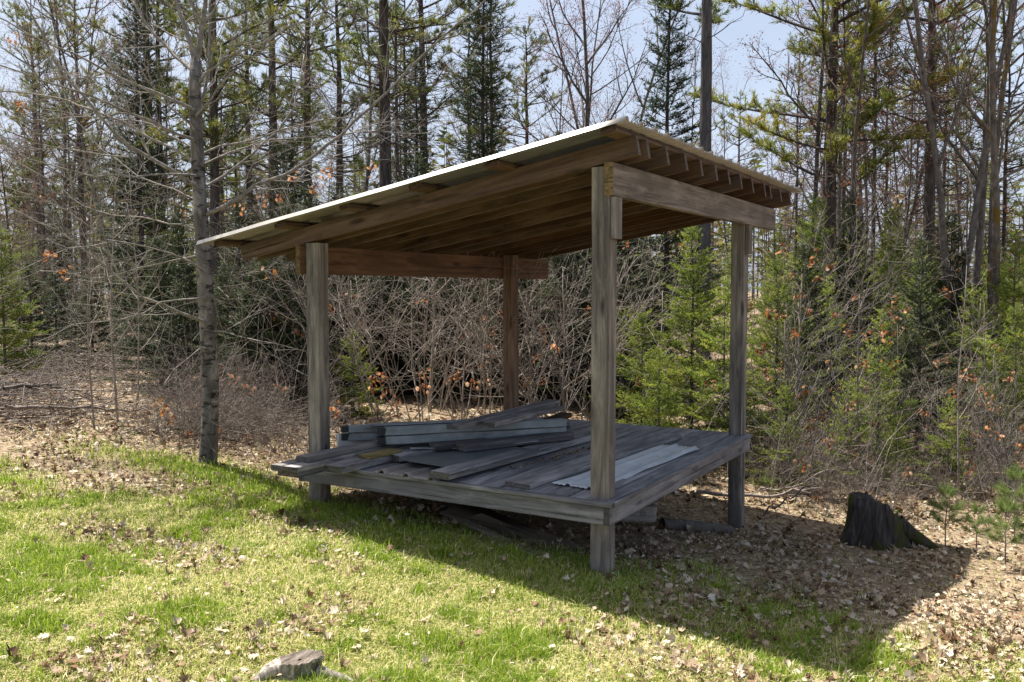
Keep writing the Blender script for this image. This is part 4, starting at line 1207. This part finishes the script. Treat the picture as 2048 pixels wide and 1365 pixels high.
# ------------------------------------------------------------------ stumps, fallen wood
def stumps():
    rng = np.random.default_rng(9)
    # dark tall stump
    cx, cy = .93, 3.02; cz = Hz(cx, cy)
    r = empty('tree_stump', (cx, cy, cz)); tag(r, 'tall dark broken stump with flaring root right of the shelter', 'stump', 'tree stumps')
    n = 64; th = np.linspace(0, 2 * np.pi, n, endpoint=False)
    cam_r = nrm(np.array([R2[0], R2[1]])); cosr = np.cos(th) * cam_r[0] + np.sin(th) * cam_r[1]     # +1 towards the right root
    lev = np.array([-.10, 0, .05, .12, .2, .3, 1.0])
    V = []
    rip = 1 + .035 * np.sin(5 * th + 1) + .03 * np.sin(13 * th) + rng.normal(0, .035, n)
    top = .365 - .09 * ss(-.05, .72, cosr) - .06 * ss(.72, .80, cosr) + rng.normal(0, .008, n)
    for k, l in enumerate(lev):
        fl = np.exp(-np.clip(l, 0, 1) * 9)
        rad_ = .192 * rip * (1 + .18 * fl) * (1 - .05 * np.clip(l, 0, .4)) + fl * (.08 * np.clip(cosr, 0, 1) ** 5 + .05 * np.clip(-cosr, 0, 1) ** 6)
        zz = l * np.ones(n) if k < 6 else top
        zz = np.minimum(zz, top)
        V.append(np.column_stack([np.cos(th) * rad_, np.sin(th) * rad_, zz]))
    inner = np.column_stack([np.cos(th) * .13 * rip, np.sin(th) * .13 * rip, top - .03 - .05 * rng.random(n)]); V.append(inner)
    inner2 = np.column_stack([np.cos(th) * .05, np.sin(th) * .05, np.full(n, .20)]); V.append(inner2)
    V = np.concatenate(V); L = len(lev) + 2
    i = np.arange(L - 1)[:, None] * n; j = np.arange(n)[None]; j2 = (j + 1) % n
    g = Geo(); g.add(V, np.stack([i + j, i + j2, i + n + j2, i + n + j], -1).reshape(-1, 4), .5)
    link('body', g.mesh('body'), M['stump'], r)
    cf = nrm(np.array([-FWD[0], -FWD[1]]))
    # long root on the right
    d = np.array([cam_r[0], cam_r[1]])
    q = [(cx + d[0] * t - cf[0] * .0 + cf[0] * .25 * t, cy + d[1] * t + cf[1] * .25 * t) for t in (.16, .27, .38, .48)]
    g = Geo(); g.tube([(a - cx, b - cy, Hz(a, b) - cz + h) for (a, b), h in zip(q, (.17, .09, .03, -.02))], [.08, .06, .045, .025], 8, rough=.08, rng=rng)
    link('root', g.mesh('root', True), M['stump'], r)
    # pale low stump in the lawn
    cx, cy = -.53, -1.88; cz = Hz(cx, cy) - .016
    r = empty('tree_stump', (cx, cy, cz)); tag(r, 'low bleached stump with splayed roots in the foreground lawn', 'stump', 'tree stumps')
    r3 = np.array([cam_r[0], cam_r[1], 0]); f3 = np.array([cf[0], cf[1], 0]); u3 = np.array([0, 0, 1.0])
    W3 = lambda a, b, c: r3 * a + f3 * b + u3 * c           # right, towards the viewer, up
    g = Geo(); n = 44; th = np.linspace(0, 2 * np.pi, n, endpoint=False)
    but = np.exp(-((np.angle(np.exp(1j * (th - 2.15)))) / .42) ** 2)      # buttress at the front left
    hol = np.exp(-((np.angle(np.exp(1j * (th - 1.05)))) / .50) ** 2)      # hollow at the front right
    rip = 1 + .06 * np.sin(6 * th) + .05 * np.sin(15 * th) + rng.normal(0, .03, n)
    V = []
    for l, s_, bb, hh in ((-.05, 1.12, .62, .45), (.015, 1.0, .42, .5), (.05, .94, .22, .5), (.078, .95, .06, .38), (.088, 1.03, .0, .0), (.098, 1.0, 0, 0)):
        k = s_ * rip * (1 + bb * but - hh * hol)
        V.append(np.array([W3(math.cos(a) * .092 * q, math.sin(a) * .075 * q, l + .012 * math.cos(a) * (l > .07) + rng.normal(0, .0025)) for a, q in zip(th, k)]))
    rim = V[-1]
    L_ = len(V); V = np.concatenate(V); i = np.arange(L_ - 1)[:, None] * n; j = np.arange(n)[None]; j2 = (j + 1) % n
    g.add(V, np.stack([i + j, i + j2, i + n + j2, i + n + j], -1).reshape(-1, 4))
    g2 = Geo(); V = [rim + [0, 0, .0005]]
    V.append(np.array([W3(math.cos(a) * .055, math.sin(a) * .045, .094 + .012 * math.cos(a) + rng.normal(0, .004)) for a in th]))
    V.append(np.array([W3(math.cos(a) * .008, math.sin(a) * .008, .088) for a in th]))
    L_ = len(V); V = np.concatenate(V); i = np.arange(L_ - 1)[:, None] * n; j = np.arange(n)[None]; j2 = (j + 1) % n
    g2.add(V, np.stack([i + j, i + j2, i + n + j2, i + n + j], -1).reshape(-1, 4))
    link('body', g.mesh('body'), M['palestump'], r)
    link('cut_face', g2.mesh('cut_face'), M['cutface'], r)
    for pts, rr_ in ((((-.07, .02, .06), (-.115, .04, .055), (-.16, .07, .02), (-.21, .10, -.03)), (.042, .036, .03, .016)),
                     (((.08, .02, .045), (.13, .03, .035), (.19, .04, .02), (.27, .05, -.02)), (.03, .026, .024, .014)),
                     (((-.04, -.05, .05), (-.09, -.1, .02), (-.14, -.15, -.02)), (.03, .024, .014))):
        g = Geo(); g.tube([W3(*q) for q in pts], rr_, 9, rough=.12, rng=rng); link('root', g.mesh('root', True), M['palestump'], r)
    # fallen pale branches behind the right post
    def branch(label, pts, r0, r1, mat='deadtwig', tw=6):
        g = Geo(); Q = np.array([(a, b, Hz(a, b) + h) for a, b, h in pts])
        s = np.concatenate([[0], np.cumsum(np.linalg.norm(np.diff(Q, axis=0), axis=1))]); m = 14; u = np.linspace(0, s[-1], m)
        Q = np.column_stack([np.interp(u, s, Q[:, k]) for k in range(3)]) + rng.normal(0, .012, (m, 3))
        g.tube(Q, np.linspace(r0, r1, m), 6, rough=.05, rng=rng)
        for k in range(tw):
            i = rng.integers(3, m - 1); d = nrm(Q[i + 1] - Q[i] if i + 1 < m else Q[i] - Q[i - 1])
            e = Q[i] + nrm(d + rng.normal(0, .5, 3) + [0, 0, .3]) * rng.uniform(.2, .5)
            g.sticks([Q[i]], [e], r1 * .8, r1 * .3)
        o = link('fallen_branch', g.mesh('fallen_branch', True), M[mat]); tag(o, label, 'branch', 'fallen branches on the ground')
    def L(px, D): return spot(px, D)
    a = L(1395, 8.1); b = L(1520, 8.0); c = L(1650, 7.9)
    branch('pale fallen branch lying behind the foot of the far right post', [(a[0], a[1], .06), (b[0], b[1], .07), (c[0], c[1], .2)], .02, .008)
    a = L(1520, 8.3); b = L(1600, 8.2); c = L(1680, 8.2)
    branch('thin forked fallen branch right of the far right post', [(a[0], a[1], .05), (b[0], b[1], .12), (c[0], c[1], .35)], .012, .005)
    a = L(1530, 7.6); c = L(1640, 7.7)
    branch('thin stick slanting up from the leaves right of the post', [(a[0], a[1], .02), (c[0], c[1], .33)], .009, .005, 'hard', 2)
    a = L(0, 7.9); b = L(130, 8.3); c = L(300, 8.6)
    branch('long dead branch lying across the leafy path', [(a[0], a[1], .22), (b[0], b[1], .15), (c[0], c[1], .1)], .018, .006, 'deadtwig', 14)
    a = L(0, 8.4); b = L(90, 8.8); c = L(190, 9.4)
    branch('dark dead branch in the brush pile by the leafy path', [(a[0], a[1], .3), (b[0], b[1], .3), (c[0], c[1], .1)], .02, .006, 'hard', 16)
    g0 = ((545, 5.9), (580, 5.75))
    a, b = L(*g0[0]), L(*g0[1])
    branch('short pale stick on the grass left of the left post', [(a[0], a[1], .015), (b[0], b[1], .015)], .009, .007, 'palestump', 0)
    a, b = L(415, 6.8), L(455, 6.75)
    branch('short pale wood chip in the litter before the grey tree', [(a[0], a[1], .012), (b[0], b[1], .012)], .014, .012, 'palestump', 0)
    a, b = L(1230, 4.0), L(1330, 4.1)
    # brush piles on the left: tangled twigs beyond counting
    g = Geo()
    for (px, D, sx, h, n) in ((40, 8.7, .9, .35, 420), (150, 12.0, 1.1, .4, 420), (20, 10.5, .8, .3, 200), (470, 8.4, .7, .25, 260)):
        x, y = spot(px, D)
        a = rng.normal(0, 1, (n, 3)) * [sx * .5, sx * .4, .0]; z0 = rng.uniform(0, h, n) * np.exp(-(a[:, 0] ** 2 + a[:, 1] ** 2) / sx ** 2)
        A = np.column_stack([x + a[:, 0], y + a[:, 1], H(x + a[:, 0], y + a[:, 1]) + z0])
        d = rng.normal(0, 1, (n, 3)) * [1, 1, .22]; B = A + nrm(d) * rng.uniform(.2, .9, (n, 1))
        g.sticks(A, B, rng.uniform(.003, .008, n), .002, rng.random(n))
    o = link('brush_piles', g.mesh('brush_piles'), M['deadtwig']); tag(o, 'heaps of dead twigs beside the leafy path', 'brush', None, 'stuff')

# ------------------------------------------------------------------ grass and leaf litter
def scatter(n, rng, dmin, dmax, pxlo=-90, pxhi=2140, pw=1.0):
    """random ground places, denser near the camera"""
    D = dmin * (dmax / dmin) ** (rng.random(n) ** pw)
    px = rng.uniform(pxlo, pxhi, n)
    k = FWD[None, :2] + R2[None, :2] * ((px - 1024) / FPX)[:, None]
    q = CAM[None, :2] + D[:, None] * k
    return q[:, 0], q[:, 1], D

def grass():
    rng = np.random.default_rng(21)
    x, y, D = scatter(880000, rng, 3.0, 8.4, -260, 2330)
    g0 = grassy(x, y)
    patch = vnoise(x, y, .35, 41) * .45 + vnoise(x, y, .10, 42) * .55
    keep = rng.random(len(x)) < np.clip(g0 * (.05 + 1.35 * patch), 0, 1) + .012
    keep &= ~((x > -2.33) & (x < -.03) & (y > .35) & (y < 2.7) & (rng.random(len(x)) < .97))
    x, y, D, g0 = x[keep], y[keep], D[keep], g0[keep]
    n = len(x)
    pn = vnoise(x, y, .6, 43) * .5 + vnoise(x, y, .14, 44) * .5
    lush = ss(.45, .68, pn) + .6 * np.exp(-((x + 3.4) / 1.2) ** 2 - ((y - .15) / .3) ** 2) + .45 * ss(-.9, -.1, y) * (x < 1)
    lush = np.clip(lush, 0, 1)
    straw = rng.random(n) > .38 + .50 * lush
    col = np.where(straw, rng.uniform(.66, 1, n), np.clip(rng.normal(.36, .15, n), 0, .62))
    h = (.022 + .022 * rng.random(n) + .035 * lush * rng.random(n)) * np.where(straw, .9, 1.0)
    tall = rng.random(n) < .02; h[tall] *= 1.9
    z = H(x, y) - .003
    a = rng.uniform(0, 6.283, n); lean = np.where(straw, rng.uniform(.5, 1.6, n), rng.uniform(.1, .9, n))
    dx, dy = np.cos(a), np.sin(a)
    w = (.0016 + .0005 * D) * rng.uniform(.6, 1.1, n) * .62
    sx, sy = -dy * w, dx * w
    b = np.column_stack([x, y, z])
    S = np.column_stack([sx, sy, 0 * sx])
    mid = b + np.column_stack([dx * h * lean * .3, dy * h * lean * .3, h * .6])
    tip = b + np.column_stack([dx * h * lean, dy * h * lean, h * (1.05 - .35 * np.minimum(lean, 1.5) ** 1.2 * .8)])
    V = np.stack([b - S, b + S, mid + S * .8, mid - S * .8, tip], 1).reshape(-1, 3)
    i = np.arange(n)[:, None] * 5
    g = Geo(); g.add(V, i + np.array([[0, 1, 2, 3]]), np.repeat(col, 5))
    g.f[3].append(i + np.array([[3, 2, 4]]))
    o = link('lawn_grass', g.mesh('lawn_grass'), M['grass'])
    tag(o, 'short green and straw coloured grass of the clearing', 'grass', None, 'stuff')

def litter():
    rng = np.random.default_rng(31)
    g = Geo()
    def lay(n, dmin, dmax, size, simple, base, lo=-350, hi=2650):
        n = int(n * 1.33)
        x, y, D = scatter(n, rng, dmin, dmax, lo, hi)
        gr = grassy(x, y); D_ = D
        keep = rng.random(n) < np.clip((1 - gr) ** 1.5 * (.12 + .95 * vnoise(x, y, .45, 51) ** 1.3) * np.where(D_ > 7.5, 1.3, 1.0) + base, 0, 1)
        keep &= ~((x > -2.2) & (x < -.2) & (y > .5) & (y < 2.3) & (rng.random(n) < .5))
        x, y = x[keep], y[keep]; m = len(x)
        z = H(x, y) + rng.uniform(.004, .028, m) * (1 - .0 * gr[keep]) + .012 * gr[keep]
        U = np.column_stack([rng.normal(0, 1, (m, 2)), rng.normal(0, .28, m)])
        N = np.column_stack([rng.normal(0, .38, (m, 2)), np.ones(m)])
        leaf_batch(g, np.column_stack([x, y, z]), U, N, size * rng.uniform(.55, 1.25, m), rng.uniform(-.6, 1.9, m), rng, np.clip(rng.beta(1.6, 1.6, m), 0, 1), simple)
    lay(25000, 3.2, 9.5, .050, False, .020)
    lay(42000, 3.3, 13, .026, True, .06)
    lay(16000, 8, 26, .085, True, .05)
    o = link('leaf_litter', g.mesh('leaf_litter'), M['litter'])
    tag(o, 'dry tan oak leaves scattered over lawn and woodland floor', 'fallen leaves', None, 'stuff')
    # crumbs of leaf caught along the plank on the platform
    g = Geo(); m = 60; t = rng.random(m)
    Pn = np.column_stack([-.93 + .08 * t + rng.normal(0, .012, m), .5 + 1.0 * t, .032 + rng.uniform(0, .012, m)])
    leaf_batch(g, Pn, rng.normal(0, 1, (m, 3)), rng.normal(0, 1, (m, 3)), rng.uniform(.012, .03, m), .8, rng, rng.uniform(0, .5, m), True)
    tag(link('leaf_crumbs', g.mesh('leaf_crumbs'), M['litter']), 'crumbled dead leaves caught beside the thick plank', 'fallen leaves', None, 'stuff')

def undergrowth():
    rng = np.random.default_rng(61)
    g = Geo()
    n = 3900
    D = rng.uniform(7.4, 24, n); px = np.where(rng.random(n) < .35, rng.uniform(-300, 640, n), rng.uniform(640, 2600, n))
    k = FWD[None, :2] + R2[None, :2] * ((px - 1024) / FPX)[:, None]
    q = CAM[None, :2] + D[:, None] * k; x, y = q[:, 0], q[:, 1]
    ok = ~((px < 350) & (D < 12.5) & (rng.random(n) < .94)) & ~((x > -2.6) & (x < .4) & (y < 3.3)) & ~((x > .4) & (y < 3.5)) & ~((px < 640) & (y < .9)) & ~((px > 600) & (px < 1320) & (D < 15))
    x, y = x[ok], y[ok]; n = len(x)
    A = np.column_stack([x, y, H(x, y) - .02])
    d = np.column_stack([rng.normal(0, .28, (n, 2)), np.ones(n)]); L = rng.uniform(.2, 1.3, n)[:, None]
    Bm = A + nrm(d) * L * .55; B = Bm + nrm(d + rng.normal(0, .3, (n, 3))) * L * .45
    g.sticks(A, Bm, .0042, .003, rng.random(n)); g.sticks(Bm, B, .003, .0014, rng.random(n))
    for u in (.3, .5, .7, .9):
        S = A + (B - A) * u; E = S + nrm(nrm(d) * .8 + rng.normal(0, .6, (n, 3))) * L * rng.uniform(.15, .4, (n, 1))
        g.sticks(S, E, .0022, .001, rng.random(n))
    o = link('undergrowth', g.mesh('undergrowth'), M['twig']); tag(o, 'thin dead stems filling the woodland floor', 'undergrowth', None, 'stuff')

ground()
shelter()
things()
grey_tree()
stumps()
make_protos()
woods()
far_woods()
undergrowth()
litter()
grass()
